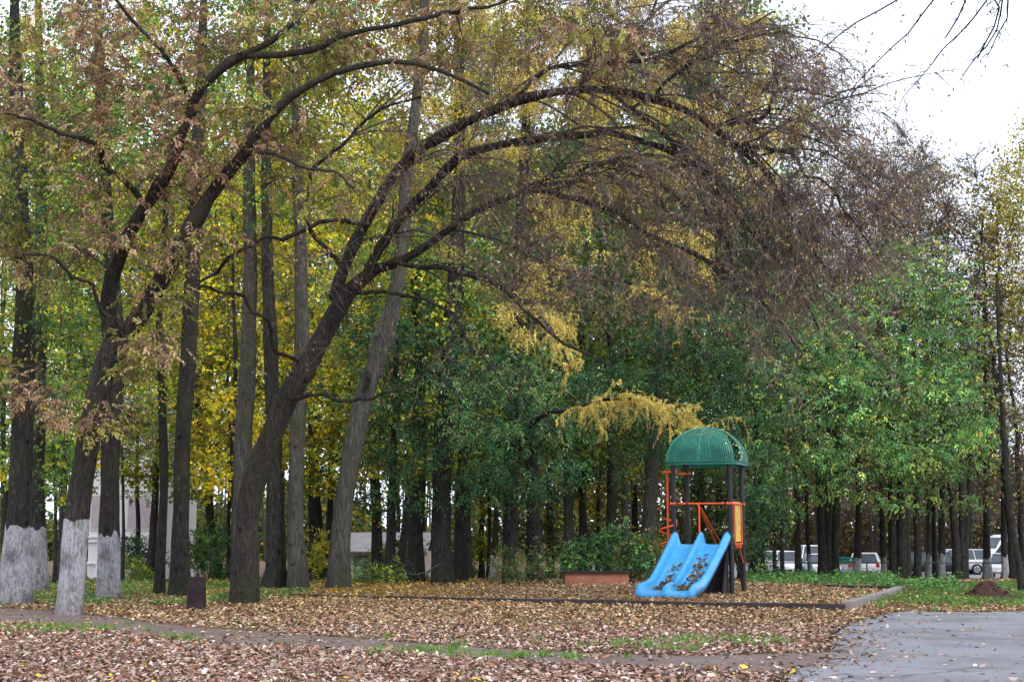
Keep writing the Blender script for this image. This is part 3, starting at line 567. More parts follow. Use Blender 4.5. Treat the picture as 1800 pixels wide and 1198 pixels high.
root, TP, TR = start_tree('poplar_tree', 'slim dark stem leaning left in the leaves at the right edge', [(1799, 1042, 15), (1793, 1000, 12), (1786, 960, 11), (1776, 890, 10), (1766, 780, 9), (1758, 640, 7), (1752, 480, 5)], 34.5, 'D', None, 51, n=26)
crown(root, TP[14:], TR[14:], [(1770, 700, 34.5, (.5, .6, .6)), (1790, 600, 34.5, (.6, .7, .7)), (1750, 560, 34.5, (.5, .6, .5))], 40, 10, [OL, YG, BRN], [2, 2, 1], .09, .06, seed=51)

# ------------------------------------------------------------------ larches with drooping straw-coloured sprays
def larch_needles(root, rng, tw, per, cols, wts, L=.045, W=.014, name='crown'):
    m, k, _ = tw.shape; t = rng.uniform(0, k - 1.001, (m, per)); i = t.astype(int); f = (t - i)[..., None]
    ar = np.arange(m)[:, None]; P = tw[ar, i] * (1 - f) + tw[ar, i + 1] * f; ax = nrm(tw[ar, i + 1] - tw[ar, i]).reshape(-1, 3); P = P.reshape(-1, 3); n = len(P)
    D = nrm(ax * .35 + rng.normal(0, .7, (n, 3))); c = pal(rng, n, cols, wts, .15) * np.repeat(np.exp(rng.normal(0, .2, (m, 1))), per, 0)
    g = Geo(); g.leaves(P, D, unit(rng, n), rng.uniform(.6, 1.4, n) * L, rng.uniform(.7, 1.3, n) * W, c, .1, .1); return g.build(name, NEEDLE, root, smooth=False)
def larch(root, TP, TR, B, nb, ntw, per, seed, tl=(.35, .8), L=.06, W=.02, cols=(STRAW, STRAWD, YD), wts=(3, 2, 1)):
    rng = np.random.default_rng(seed); A = blobs_pts(rng, B, nb); paths, rr, NP, NR = grow(TP, TR, A, rng, rtip=.008, lift=.2, taper=.014); branches(root, paths, rr, 4, lin(58, 48, 42))
    pp = paths[:, 2:].reshape(-1, 3); idx = rng.integers(0, len(pp), ntw)
    tw = weep(rng, pp[idx], rng.normal(0, .6, (ntw, 3)) + [0, 0, -.2], rng.uniform(*tl, ntw), 5, .6, .12)
    g = Geo(); g.tubes(tw, np.full((ntw, 5), .004), 3, col=lin(96, 78, 56)); g.build('twigs', TWIG, root, kind='stuff')
    larch_needles(root, rng, tw, per, list(cols), list(wts), L, W); return NP, NR
root, TP, TR = start_tree('larch_tree', 'dark scaly larch trunk standing alone at the back of the leaf-strewn sandpit', [(779, 1020, 40), (776, 950, 36), (776, 850, 34), (781, 740, 32), (790, 620, 30), (800, 480, 27), (806, 340, 24), (808, 160, 19), (806, -60, 12)], 42.0, 'D', None, 12, n=38)
larch(root, TP[16:], TR[16:], [(820, 420, 42, (1.2, 1.2, 1.2), .5), (860, 200, 42, (1.8, 1.6, 1.8)), (760, 240, 42, (1.4, 1.4, 1.6), .6), (900, 60, 42, (2, 1.8, 1.5)), (780, 30, 42, (1.6, 1.6, 1.5)), (700, 120, 42, (1.4, 1.4, 1.4), .6)], 130, 1900, 26, 31, L=.075, W=.026)
root, TP, TR = start_tree('larch_tree', 'nearly black larch trunk with a straw-yellow branch draped over the slide roof', [(897, 1010, 28), (897, 900, 25), (899, 780, 24), (905, 600, 22), (915, 400, 20), (925, 200, 16), (930, -60, 10)], 44.0, 'D', None, 13, n=36)
larch(root, TP[12:], TR[12:], [(960, 110, 43, (2.2, 2, 2), 1.3), (1110, 60, 43, (2.4, 2, 1.8), 1.3), (1140, 240, 42, (2.4, 2, 2.0), 1.3), (1280, 110, 43, (2.2, 2, 1.8)), (1290, 290, 42, (1.8, 1.6, 1.6)), (1010, 350, 42, (1.6, 1.4, 1.4)), (960, 470, 41, (.9, .9, 1.1)), (1190, 440, 41, (1.2, 1.2, 1.2)), (1370, 200, 43, (1.3, 1.3, 1.3), .8), (920, 560, 40, (.9, .9, .7), .8)], 260, 4300, 24, 32, L=.085, W=.033)
rng = np.random.default_rng(33)
# its two bright low branches
for pts, ntw, per in (([(903, 780, 10, 44), (945, 745, 9, 40), (985, 725, 8, 37), (1022, 704, 7, 35), (1075, 700, 6, 34), (1130, 706, 6, 34), (1185, 724, 5, 35), (1215, 738, 4, 35.6), (1240, 752, 3, 36)], 560, 85), ([(903, 560, 9, 44), (930, 530, 8, 40), (950, 560, 6, 37), (975, 595, 5, 35.6), (1000, 640, 3, 35)], 260, 85), ([(908, 500, 8, 44), (1000, 482, 6, 42), (1100, 500, 5, 41), (1150, 520, 4, 40), (1190, 560, 3, 40)], 90, 70)):
    P, R = limb(root, pts, None, 'D', n=30, seed=int(ntw), name='branch'); pool = P[P[:, 0] / P[:, 1] * FPX + CX > (1018 if ntw > 400 else (935 if ntw > 150 else 1120))]
    side = weep(rng, pool[rng.integers(0, len(pool), 46)], rng.normal(0, 1, (46, 3)) * [.8, 1, .35] + [.35, -.1, .0], rng.uniform(.25, 1.05, 46), 5, .16, .14)
    g = Geo(); g.tubes(side, np.linspace(.007, .003, 5)[None].repeat(46, 0), 3, col=lin(110, 86, 54)); g.build('twigs', TWIG, root, kind='stuff')
    allp = np.concatenate([side[:, 1:].reshape(-1, 3), pool]); k0 = allp[rng.integers(0, len(allp), ntw)]
    tw = weep(rng, k0, rng.normal(0, .5, (ntw, 3)) + [0, 0, -.5], np.clip(rng.exponential(.2, ntw) + .06, .08, .75), 5, .7, .16)
    up = weep(rng, allp[rng.integers(0, len(allp), 60)], rng.normal(0, .5, (60, 3)) + [.3, 0, .5], rng.uniform(.1, .3, 60), 5, .05, .1)
    larch_needles(root, rng, tw, per, [STRAW, STRAWD, lin(150, 124, 78)], [4, 3, 2], .042, .008, 'spray'); larch_needles(root, rng, up, 40, [STRAW, lin(220, 202, 120)], [2, 1], .045, .008, 'spray'); larch_needles(root, rng, side, 130, [STRAW, lin(220, 202, 120)], [3, 2], .045, .008, 'spray')

# ------------------------------------------------------------------ green box elders behind the playground
BEC = [GRD, GRM, lin(52, 94, 66), lin(36, 64, 46), lin(112, 136, 92)]; BEW = [4, 3, 3, 2, .8]
root, TP, TR = start_tree('box_elder', 'dark trunk hung with green leaves, left of the lone larch trunk', [(731, 1016, 32), (730, 950, 29), (733, 860, 27), (738, 740, 24), (735, 600, 20), (728, 480, 14)], 44.5, 'D', None, 14, n=28)
crown(root, TP[12:], TR[12:], [(690, 640, 41, (1.7, 1.5, 1.4)), (720, 760, 41, (1.3, 1.3, 1.3)), (655, 830, 42, (.8, 1, 1.0), .8), (640, 560, 42, (1.4, 1.5, 1.1), .8), (725, 860, 41.5, (.7, .8, .7), .8), (760, 560, 42, (1.2, 1.2, 1), .8), (650, 720, 42, (1, 1, 1), .7)], 190, 46, BEC, BEW, .135, .055, (.30, .30, .10), comp=(.24, 2), seed=14)
root, TP, TR = start_tree('box_elder', 'leafy dark trunk behind the low bush, its foliage hiding the gap beside the black larch', [(940, 1012, 30), (938, 920, 27), (935, 800, 24), (930, 680, 20), (925, 560, 14)], 45.5, 'D', None, 15, n=28)
crown(root, TP[10:], TR[10:], [(880, 700, 40.5, (1.7, 1.6, 1.3)), (845, 790, 40.5, (1.1, 1.2, 1.2)), (950, 790, 42, (1.4, 1.4, 1.2)), (930, 860, 42.5, (1, 1, .6)), (1000, 700, 43, (1.5, 1.5, 1.2)), (815, 860, 41.5, (.5, .6, .9), .8), (840, 640, 41, (1.2, 1.2, 1))], 210, 46, BEC, BEW, .135, .055, (.30, .30, .10), comp=(.24, 2), seed=15)
crown(root, TP[10:], TR[10:], [(830, 670, 38, (1.0, .8, .4)), (905, 640, 38, (1.0, .8, .35)), (945, 690, 38, (.9, .8, .35)), (800, 740, 38, (.7, .7, .4)), (970, 615, 38, (.7, .6, .3)), (870, 750, 38, (.8, .7, .35)), (1000, 760, 39, (.6, .6, .3))], 52, 30, [lin(108, 134, 86), lin(134, 150, 100), GRL, GRM], [3, 1.5, 2, 2], .13, .045, (.24, .24, .08), seed=115, comp=(.24, 2))
root, TP, TR = start_tree('box_elder', 'dark trunk seen left of the slide tower, with a broad green crown above the roof', [(1140, 1010, 30), (1142, 900, 26), (1150, 760, 23), (1160, 620, 20), (1170, 500, 14)], 48, 'G', None, 16, n=28)
crown(root, TP[10:], TR[10:], [(1120, 600, 46, (2.4, 2, 1.6)), (1230, 640, 45, (2.2, 2, 1.8)), (1080, 690, 45.5, (1.7, 1.5, 1.2)), (1200, 740, 46, (2, 2, 1.2)), (1300, 720, 46, (1.8, 2, 1.6)), (1330, 600, 46, (2, 2, 2)), (1150, 810, 47, (1.4, 1.2, .6)), (1330, 820, 45, (1.3, 1.2, 1.1)), (1330, 900, 45, (.8, .8, .9), .7), (1220, 520, 46, (2, 2, 1.5))], 300, 46, BEC, BEW, .15, .06, (.34, .34, .11), comp=(.27, 2), seed=16)
DM = [lin(82, 122, 66), lin(120, 148, 78), lin(86, 130, 82), lin(178, 178, 86), lin(116, 152, 104)]; DW = [4, 3, 3, 1.2, 1.5]
dome = [('box elder of three tight stems, the first of the green crowns right of the tower', 1456, 57, [(1420, 640, 54, (2.5, 2.2, 2.5)), (1385, 770, 52, (2, 2, 1.8)), (1480, 720, 52, (2.2, 2, 2)), (1380, 560, 55, (2, 2, 1.6)), (1450, 830, 52, (1.6, 1.4, .7), .8), (1340, 690, 52, (1.3, 1.4, 1.5)), (1410, 880, 53, (.9, .8, .6), .8), (1365, 900, 53, (.5, .6, .7), .7)], [(-10, 17, 1436), (0, 14, 1455), (12, 15, 1478)]),
        ('box elder with a pair of dark stems under the middle of the green dome', 1576, 59, [(1550, 560, 55, (2.5, 2.4, 2.5)), (1600, 480, 56, (2, 2, 1.5)), (1560, 700, 53, (2.4, 2, 2.2)), (1525, 800, 52, (1.8, 1.6, .9)), (1590, 820, 53, (1.3, 1.2, .8), .8), (1500, 600, 54, (1.6, 1.6, 1.8)), (1530, 865, 52, (.7, .7, .6), .9), (1585, 885, 53, (.6, .6, .7), .8)], [(-6, 15, 1560), (8, 19, 1590)]),
        ('box elder of splayed stems under the right end of the green dome', 1688, 59, [(1660, 600, 55, (1.9, 2, 2.3)), (1650, 720, 53, (2.2, 2, 2)), (1695, 680, 55, (1.2, 1.4, 1.6)), (1620, 800, 52, (1.5, 1.5, .8)), (1715, 770, 54, (.8, 1, 1)), (1650, 500, 56, (1.3, 1.4, 1)), (1690, 820, 54, (1.1, 1.1, .7), .7), (1705, 880, 54, (.5, .6, .5), .8), (1640, 875, 53, (.5, .6, .6), .8)], [(-6, 15, 1655), (4, 13, 1690), (8, 11, 1720)])]
for i, (lb, bx, Y, B, stems) in enumerate(dome):
    base = foot(bx, Y); root = thing('box_elder', lb, 'tree', base); rng = np.random.default_rng(200 + i); NN, RR = [], []
    for (dx, wd, xt) in stems:
        P, R = px_path([(bx + dx, 1012, wd), (bx + dx + (xt - bx - dx) * .1, 940, wd * .92), (bx + dx + (xt - bx - dx) * .6, 780, wd * .8), (xt, 600, wd * .5), (xt, 520, wd * .3)], 22, Y); P[0, 2] = terr(Y)
        g_, V = trunk_geo(P, R, rng, 12, .3); g_.build('trunk', BK['D' if dx != 12 else 'B'], root); NN.append(P[8:]); RR.append(R[8:])
    crown(root, np.concatenate(NN), np.concatenate(RR), B, 215, 56, DM, DW, .17, .075, (.40, .40, .13), comp=(.3, 2), seed=30 + i, clump=.42)

# ------------------------------------------------------------------ trees of the wood behind: own trunks, shared crowns
def proto(seed, nb, nl, cols, wts, L, W, spread, H=18., rw=3.4, z0=4., twigs=0, jit=.2, mat=None):
    rng = np.random.default_rng(seed); nodes = np.c_[rng.normal(0, .08, 30).cumsum() * .3, rng.normal(0, .08, 30).cumsum() * .3, np.linspace(2.5, H * .93, 30)]
    rad = np.linspace(.14, .03, 30); t = rng.uniform(0, 1, nb); r = rw * np.sin(np.clip(t * .86 + .14, 0, 1) * math.pi) ** .55 * rng.uniform(.25, 1, nb) ** .5; a = rng.uniform(0, 6.28, nb)
    A = np.c_[r * np.cos(a), r * np.sin(a), z0 + t * (H - z0) + rng.normal(0, .3, nb)]
    paths, rr, NP, NR = grow(nodes, rad, A, rng, rtip=.010, lift=.15, taper=.012)
    g = Geo(); g.tubes(paths, rr, 4, col=TWC)
    if twigs:
        pp = paths[:, 2:].reshape(-1, 3); pd = nrm(np.gradient(paths, axis=1)[:, 2:].reshape(-1, 3)); idx = rng.integers(0, len(pp), twigs)
        tw = weep(rng, pp[idx], pd[idx] + rng.normal(0, .5, (twigs, 3)) + [0, 0, .35], rng.uniform(.5, 1.4, twigs), 5, .02, .12); g.tubes(tw, np.linspace(.011, .006, 5)[None].repeat(twigs, 0), 3, col=pal(rng, twigs, [lin(92, 78, 76), lin(74, 70, 72)], [1, 1], .12))
    mb = g.mesh('branches', TWIG); P, D, N, tu, nt_ = spray(rng, paths[:, -1], nl, spread, .35); n = len(P)
    c = pal(rng, nt_, cols, wts, jit)[tu] * np.repeat(np.exp(rng.normal(0, .28, (nb, 1))), nl, 0) * np.exp(rng.normal(0, .1, (n, 1)))
    g = Geo(); g.leaves(P, D, N, rng.uniform(.6, 1.3, n) * L, rng.uniform(.7, 1.3, n) * W, c); return mb, g.mesh('crown', mat or LEAF, None, False)
PROTO = dict(
    ye=proto(501, 210, 27, [YE, YG, YD], [4, 3, 2], .2, .16, (.42, .42, .3), twigs=350), yg=proto(502, 210, 27, [YG, YE, GRL], [4, 2, 2], .2, .16, (.42, .42, .3)),
    gr=proto(503, 260, 34, [GRM, GRL, YG], [4, 3, 1], .2, .15, (.42, .42, .3)), br=proto(504, 220, 14, [BRN, OL, TA, YD], [3, 3, 2, 1], .17, .11, (.5, .5, .35), twigs=1100),
    ba=proto(505, 200, 7, [BRN, OL, lin(120, 116, 80)], [2, 2, 2], .16, .10, (.5, .5, .4), rw=2.6, twigs=1500), go=proto(506, 330, 44, [lin(180, 168, 70), YG, lin(190, 170, 80)], [3, 2, 2], .15, .10, (.35, .35, .5), rw=2.9, z0=9.5, H=20.5))
def back_tree(name, label, bx, Y, wd, xt, bark, key, scale=1.0, ww=False, group=None, seed=0, zs=1.0, xm=None):
    rng = np.random.default_rng(seed + 900); xm = xm if xm is not None else bx + (xt - bx) * .35
    pts = [(bx, 1012, wd), (bx + (xm - bx) * .45, 940, wd * .93), (xm, 820, wd * .86), ((xm + xt) / 2, 620, wd * .74), (xt, 400, wd * .6), (xt + (xt - xm) * .5, 150, wd * .35)]
    P, R = px_path(pts, 40, Y); b = foot(bx, Y); P[0] = [P[0, 0], Y, b[2]]
    zz = np.r_[b[2] + np.array([0, .1, .25, .5]), np.linspace(b[2] + 1, b[2] + (20 if key == 'go' else 17) * scale * zs * .93, 20)]
    swy = np.cumsum(rng.normal(0, .07, len(zz))) * np.linspace(0, 1, len(zz)); P, R = np.c_[np.interp(zz, P[:, 2], P[:, 0]) + swy, Y + np.cumsum(rng.normal(0, .04, len(zz))), zz], np.interp(zz, P[:, 2], R) * np.linspace(1, .35, len(zz)) * (1 + rng.normal(0, .03, len(zz))); R = np.maximum(R, .02)
    root = thing(name, label, 'tree', b, group=group); g_, V = trunk_geo(P, R, rng, 12, .35); g_.build('trunk', BK[bark], root)
    if ww: whitewash_geo(V, b[2] + rng.uniform(.85, 1.15), rng).build('whitewash', WHITEWASH, root)
    if key:
        ax = P[10]; off = Vector((ax[0] - b[0], 0, 0)); rz = rng.uniform(0, 6.28)
        for nm, me in zip(('branches', 'crown'), PROTO[key]):
            o = bpy.data.objects.new(nm, me); COL.objects.link(o); o.parent = root; o.location = off; o.rotation_euler = (0, 0, rz); o.scale = (scale, scale, scale * zs)
            if nm == 'branches': o['kind'] = 'stuff'
    return root
BT = [
 # name, label, px, Y, width px, px at row 400, bark, crown, scale, whitewash
 ('maple_tree', 'dark stem seen between the two left whitewashed trunks', 108, 47, 17, 128, 'D', 'yg', .95, 0),
 ('maple_tree', 'thin dark stem behind the white wall at the far left', 10, 50, 12, 4, 'D', 'gr', .95, 0),
 ('ash_tree', 'slender stem with a limed foot in front of the white building', 237, 56, 10, 262, 'D', 'ye', .95, 1),
 ('ash_tree', 'dark stem tilting right in front of the white building', 262, 53, 17, 300, 'D', 'yg', .9, 0),
 ('lime_tree', 'brown trunk tilting left between the bin and the arching tree', 386, 56, 19, 322, 'B', 'yg', .95, 0),
 ('lime_tree', 'thin straight stem next to the trunk that tilts left', 402, 60, 10, 408, 'D', 'ye', 1.0, 0),
 ('maple_tree', 'dark slim trunk whose upper stem stands against bright sky by the arching tree', 414, 50, 17, 412, 'D', 'ye', .9, 0),
 ('oak_tree', 'black trunk between the mossy grey trunk and the pale leaning one', 556, 54, 30, 552, 'D', 'ye', 1.0, 0),
 ('maple_tree', 'thin dark stem touching the left side of the pale leaning trunk', 576, 58, 14, 590, 'D', 'yg', 1.0, 0),
 ('lime_tree', 'grey trunk standing before the low shed, right of the pale leaning trunk', 663, 52, 24, 668, 'B', 'ye', 1.0, 0),
 ('spruce_stem_tree', 'black straight trunk between the shed and the box elder', 688, 43, 20, 690, 'D', 'yg', .8, 0),
 ('oak_tree', 'leaning brown stem leaning against the box elder left of the lone larch', 700, 50, 16, 760, 'B', 'ye', .9, 0),
 ('lime_tree', 'trunk in shade right beside the lone larch trunk', 805, 44.5, 26, 818, 'D', 'gr', .8, 0),
 ('maple_tree', 'slim grey trunk in leaves right of the lone larch pair', 825, 54, 16, 824, 'B', 'gr', .95, 0),
 ('maple_tree', 'narrow stem, first of two between the larch and the black larch', 846, 60, 11, 848, 'D', 'ye', 1.0, 0),
 ('lime_tree', 'narrow stem with a limed foot behind the low leafy bush', 868, 55, 13, 876, 'D', 'ye', 1.0, 1),
 ('lime_tree', 'thin trunk behind the rust-brown box, nearest its left end', 968, 62, 15, 966, 'B', 'ye', 1.05, 0),
 ('lime_tree', 'grey trunk rising over the middle of the rust-brown box', 996, 55, 24, 1000, 'G', 'gr', 1.0, 0),
 ('maple_tree', 'dark trunk behind the bush at the rust-brown box', 1026, 58, 19, 1022, 'D', 'ye', 1.05, 0),
 ('maple_tree', 'straight trunk above the right end of the rust-brown box', 1071, 53, 23, 1086, 'D', 'gr', .95, 0),
 ('lime_tree', 'pale trunk between the box and the slide', 1098, 60, 17, 1100, 'G', 'br', 1.05, 0),
 ('lime_tree', 'thin trunk just left of the slide', 1116, 66, 15, 1112, 'B', 'ye', 1.1, 0),
 ('maple_tree', 'trunk seen through the slide tower between its posts', 1232, 62, 18, 1235, 'D', 'gr', 1.05, 0),
 ('maple_tree', 'trunk hidden partly by the yellow panel of the tower', 1268, 66, 14, 1262, 'D', 'br', 1.05, 0),
 ('maple_tree', 'leafy trunk close to the right side of the tower', 1326, 58, 20, 1330, 'B', 'gr', .9, 0),
 ('lime_tree', 'thin stem left of the red-jacketed walker', 1362, 74, 8, 1364, 'D', 'br', 1.15, 0),
 ('lime_tree', 'thin stem in front of the first white car', 1374, 70, 9, 1376, 'G', 'br', 1.1, 0),
 ('elm_tree', 'forked grey stem between the two white cars', 1404, 66, 15, 1392, 'G', 'br', 1.05, 0),
 ('elm_tree', 'slim bent stem with a limed foot in front of the white minivan', 1426, 63, 9, 1408, 'D', 'ba', 1.05, 1),
 ('lime_tree', 'dark trunk with a limed foot in front of the silver estate car', 1506, 62, 14, 1518, 'B', 'br', 1.05, 1),
 ('lime_tree', 'dark trunk with a limed foot at the red tail lamp of the silver estate car', 1555, 63, 11, 1548, 'B', 'ba', 1.1, 1),
 ('lime_tree', 'mossy green trunk in front of the black car', 1598, 62, 12, 1592, 'G', 'br', 1.05, 0),
 ('lime_tree', 'brown trunk right next to the mossy green one', 1612, 60, 15, 1618, 'B', 'ba', 1.1, 0),
 ('lime_tree', 'narrow trunk with a limed foot behind the black car bonnet', 1633, 64, 11, 1638, 'G', 'br', 1.1, 1),
 ('lime_tree', 'dark bare-footed trunk between two limed ones left of the silver off-roader', 1644, 66, 11, 1642, 'D', 'ba', 1.15, 0),
 ('lime_tree', 'trunk with a limed foot at the front of the silver off-roader', 1655, 63, 14, 1658, 'B', 'br', 1.05, 1),
 ('elm_tree', 'Y-shaped trunk with a limed foot at the back wheel of the silver off-roader', 1736, 63, 15, 1728, 'B', 'ba', 1.1, 1),
 ('elm_tree', 'trunk with a limed foot in front of the white van cab', 1768, 62, 13, 1752, 'B', 'br', 1.05, 1),
 ('poplar_tree', 'dark trunk tilting left, just past the last limed trunk', 1785, 60, 20, 1752, 'B', 'ba', .8, 0),
 ('poplar_tree', 'dark trunk beside the van, at the edge of the picture', 1800, 64, 14, 1788, 'D', 'br', .75, 0),
 ('birch_tree', 'tall birch with golden hanging foliage in the upper right corner', 1868, 60, 14, 1866, 'G', 'go', 1.0, 0),
]
for i, r in enumerate(BT):
    nm = 'spruce_tree' if r[0] == 'spruce_stem_tree' else r[0]
    back_tree(nm, r[1], *r[2:9], ww=bool(r[9]), seed=i)
# the second row of the wood, stems only glimpsed
rng = np.random.default_rng(77)
ROW2 = ['stout trunk at the left edge', 'thin whitewashed trunk at the left edge', 'leaning whitewashed tree', 'straight whitewashed trunk', 'white building', 'grey brown trunk by the bin', 'brown trunk that tilts left', 'foot of the arching tree', 'dark trunk with spreading roots', 'black trunk near the pale leaning one', 'pale leaning trunk', 'low grey shed', 'box elder left of the lone larch', 'lone larch trunk', 'limed stem at the low bush', 'nearly black larch', 'left end of the rust-brown box', 'box right end', 'gap between box and slide', 'spiral climber', 'blue slide', 'right posts of the tower']
for i, lm in enumerate(ROW2):
    x = i * 62 + 4; k = ('ye' if rng.uniform() < .55 else 'yg') if x < 700 else str(rng.choice(['gr', 'ye', 'br']))
    back_tree('lime_tree', 'slim second-row tree directly behind the ' + lm, x + rng.uniform(-14, 14), rng.uniform(70, 98), rng.uniform(7, 12), x + rng.uniform(-14, 14), 'D', k, rng.uniform(1.25, 1.5), group='second row of the wood', seed=300 + i, zs=1.25)
ROW3 = ['red-jacketed walker', 'first white car', 'white minivan', 'three-stemmed box elder', 'bench by the estate car', 'silver estate car', 'pair of dark stems under the dome', 'black car', 'front of the silver off-roader', 'back of the silver off-roader', 'white van']
for i, lm in enumerate(ROW3):
    x = 1345 + i * 40
    back_tree('lime_tree', 'bare brown tree of the last row, beyond the ' + lm, x + rng.uniform(-12, 12), rng.uniform(104, 126), rng.uniform(7, 11), x + rng.uniform(-10, 10), 'D', str(rng.choice(['br', 'ba'])), (1.25 if x < 1600 else 1.0), group='last row beyond the parked cars', seed=340 + i, zs=1.15 if x < 1600 else 1.0)

# ------------------------------------------------------------------ materials of made things
ORANGE = plain('orange_paint', lin(222, 88, 38), .4, .4, .08); TEALL = plain('teal_rib_paint', lin(52, 140, 120), .4, .4, .1); TEAL = plain('teal_paint', lin(22, 104, 88), .4, .4, .12)
BLACKP = plain('black_coated_steel', lin(34, 30, 38), .5, .4, .15); YPANEL = plain('yellow_plastic', lin(206, 172, 62), .5, .4, .08)
RUST = plain('rust_brown_paint', lin(152, 100, 82), .8, .2, .25, 3., .4); RUSTD = plain('rusted_iron', lin(48, 38, 42), .85, .2, .55, 4., .5)
TIMBER = plain('weathered_timber', lin(62, 56, 56), .9, .15, .3, 6., .5); CONC = plain('kerb_concrete', lin(128, 120, 118), .9, .2, .2, 5., .4)
STUCCO = plain('white_stucco', lin(234, 232, 234), .9, .2, .06, 2., .2); SLATE = plain('grey_slate_roof', lin(150, 146, 150), .9, .2, .15, 2., .2)
GREENP = plain('green_rail_paint', lin(20, 74, 66), .5, .3, .1); TURQ = plain('turquoise_paint', lin(40, 160, 146), .5, .3, .1); SOIL = plain('dug_soil', lin(66, 48, 42), .95, .1, .35, 9., .9)
def slide_mat():
    m = Mat('blue_slide_plastic'); v = m.coords((1, 1, 1)); n = m.noise(v, 2.2, 5); n2 = m.noise(m.coords((2, .4, 1)), 7, 5, .7)
    c = m.ramp(n, [(.3, lin(44, 140, 200)), (.7, lin(72, 164, 216))]); f = m.ramp(n2, [(.55, (0, 0, 0)), (.75, (.35, .35, .35))])
    m.base(m.mix(f, c, lin(104, 140, 178))); m.rough(.28, .5); return m.m
SLIDE = slide_mat()
def mesh_roof_mat():
    m = Mat('perforated_green_mesh'); c = m.n('TexCoord'); sx = m.n('SeparateXYZ'); m.l(c.outputs['Object'], sx.inputs[0])
    at2 = m.n('Math', operation='ARCTAN2'); m.l(sx.outputs['X'], at2.inputs[0]); m.l(sx.outputs['Y'], at2.inputs[1])
    mu = m.n('Math', operation='MULTIPLY'); mu.inputs[1].default_value = 150; m.l(at2.outputs[0], mu.inputs[0]); si = m.n('Math', operation='SINE'); m.l(mu.outputs[0], si.inputs[0])
    gt = m.n('Math', operation='GREATER_THAN'); gt.inputs[1].default_value = .55; m.l(si.outputs[0], gt.inputs[0])
    n = m.noise(m.coords((1, 1, 1)), 3, 5); m.base(m.ramp(n, [(.3, lin(18, 92, 80)), (.7, lin(36, 124, 106))])); m.rough(.45, .4)
    t = m.n('BsdfTransparent'); x = m.n('MixShader'); m.l(gt.outputs[0], x.inputs[0]); m.l(m.b.outputs[0], x.inputs[1]); m.l(t.outputs[0], x.inputs[2]); m.l(x.outputs[0], m.out.inputs['Surface']); return m.m
MESHR = mesh_roof_mat()
def panel_mat():
    m = Mat('yellow_panel_scrawled'); n = m.noise(m.coords((1, 9, 3.4)), 1.3, 3, .6); f = m.ramp(n, [(.55, (0, 0, 0)), (.60, (.9, .9, .9))]); n2 = m.noise(m.coords((1, 1, 1)), 1.2, 2)
    f2 = m.ramp(n2, [(.45, (0, 0, 0)), (.5, (1, 1, 1))]); c = m.mix(f, lin(206, 172, 62), m.mix(f2, lin(206, 172, 62), lin(70, 58, 50))); m.base(c); m.rough(.5, .4); return m.m

# ------------------------------------------------------------------ the slide tower
TA_ = math.radians(21); tower = thing('slide_tower', 'playground tower with green mesh roof, orange rails and a double blue slide', 'playground', (4.895, 34.31, 0), -TA_, world=False)
def part(name, g, mat, parent=None, smooth=True, label=None): 
    o = g.build(name, mat, parent or tower, smooth=smooth, label=label); return o
H_ = .705
def rod(a, b, r, sides=10, cap=True):
    g = Geo(); g.tubes(np.linspace(a, b, 3), np.full(3, r), sides, cap=cap); return g
for x in (-H_, H_):
    for y in (-H_, H_): p = part('post', rod((x, y, -.1), (x, y, 3.26), .062, 14), BLACKP); part('cap', rod((x, y, 3.26), (x, y, 3.3), .04, 10), BLACKP, p)
g = Geo(); g.bbox((0, 0, 1.15), (1.34, 1.34, .06), .012); part('deck', g, BLACKP, smooth=False)
for i in range(5):
    g = Geo(); g.bbox((0, -.54 + i * .27, 1.195), (1.3, .25, .03), .006); part('deck_board', g, BLACKP, smooth=False)
# roof: four sectors of a dome on a square plan; the side ones leave an arched opening beside the front sector
def dome_pt(th, rho, hs=.92, h=.87, z0=3.22):
    c, s_ = np.cos(th), np.sin(th); k = (np.abs(c) ** 6 + np.abs(s_) ** 6) ** (-1 / 6.); r = np.sin(rho * math.pi / 2) 
    return np.stack([hs * k * r * c, hs * k * r * s_, z0 + h * np.cos(rho * math.pi / 2) ** .9], -1)
for a0, a1, nm in ((-135, -45, 'roof_panel'), (45, 135, 'roof_panel'), (-18, 45, 'roof_panel'), (135, 198, 'roof_panel')):
    th, rho = np.meshgrid(np.radians(np.linspace(a0, a1, 25)), np.linspace(.04, 1, 14)); Q = dome_pt(th, rho); g = Geo(); g.grid(Q[..., 0], Q[..., 1], Q[..., 2]); part(nm, g, MESHR)
for a in (-135, -90, -45, -18, 45, 90, 135, 198):
    q = dome_pt(np.full(16, math.radians(a)), np.linspace(.02, 1, 16), .925, .876); g = Geo(); g.tubes(q, np.full(16, .017 if a in (-135, -45, 45, 135, -18, 198) else .012), 6); part('rib', g, TEALL)
e = np.radians(np.linspace(0, 360, 65)); q = dome_pt(e, np.ones(65), .925); g = Geo(); g.tubes(q, np.full(65, .017), 6); part('eave_rim', g, TEAL)
q = dome_pt(e, np.ones(65), .92); g = Geo(); g.grid(np.stack([q[:, 0]] * 2), np.stack([q[:, 1]] * 2), np.stack([q[:, 2] - .012, q[:, 2] - .075])); part('eave_band', g, TEAL)
g = Geo(); g.tubes([(0, 0, 4.05), (0, 0, 4.11), (0, 0, 4.12)], [.12, .10, .02], 12); part('roof_cap', g, TEAL)
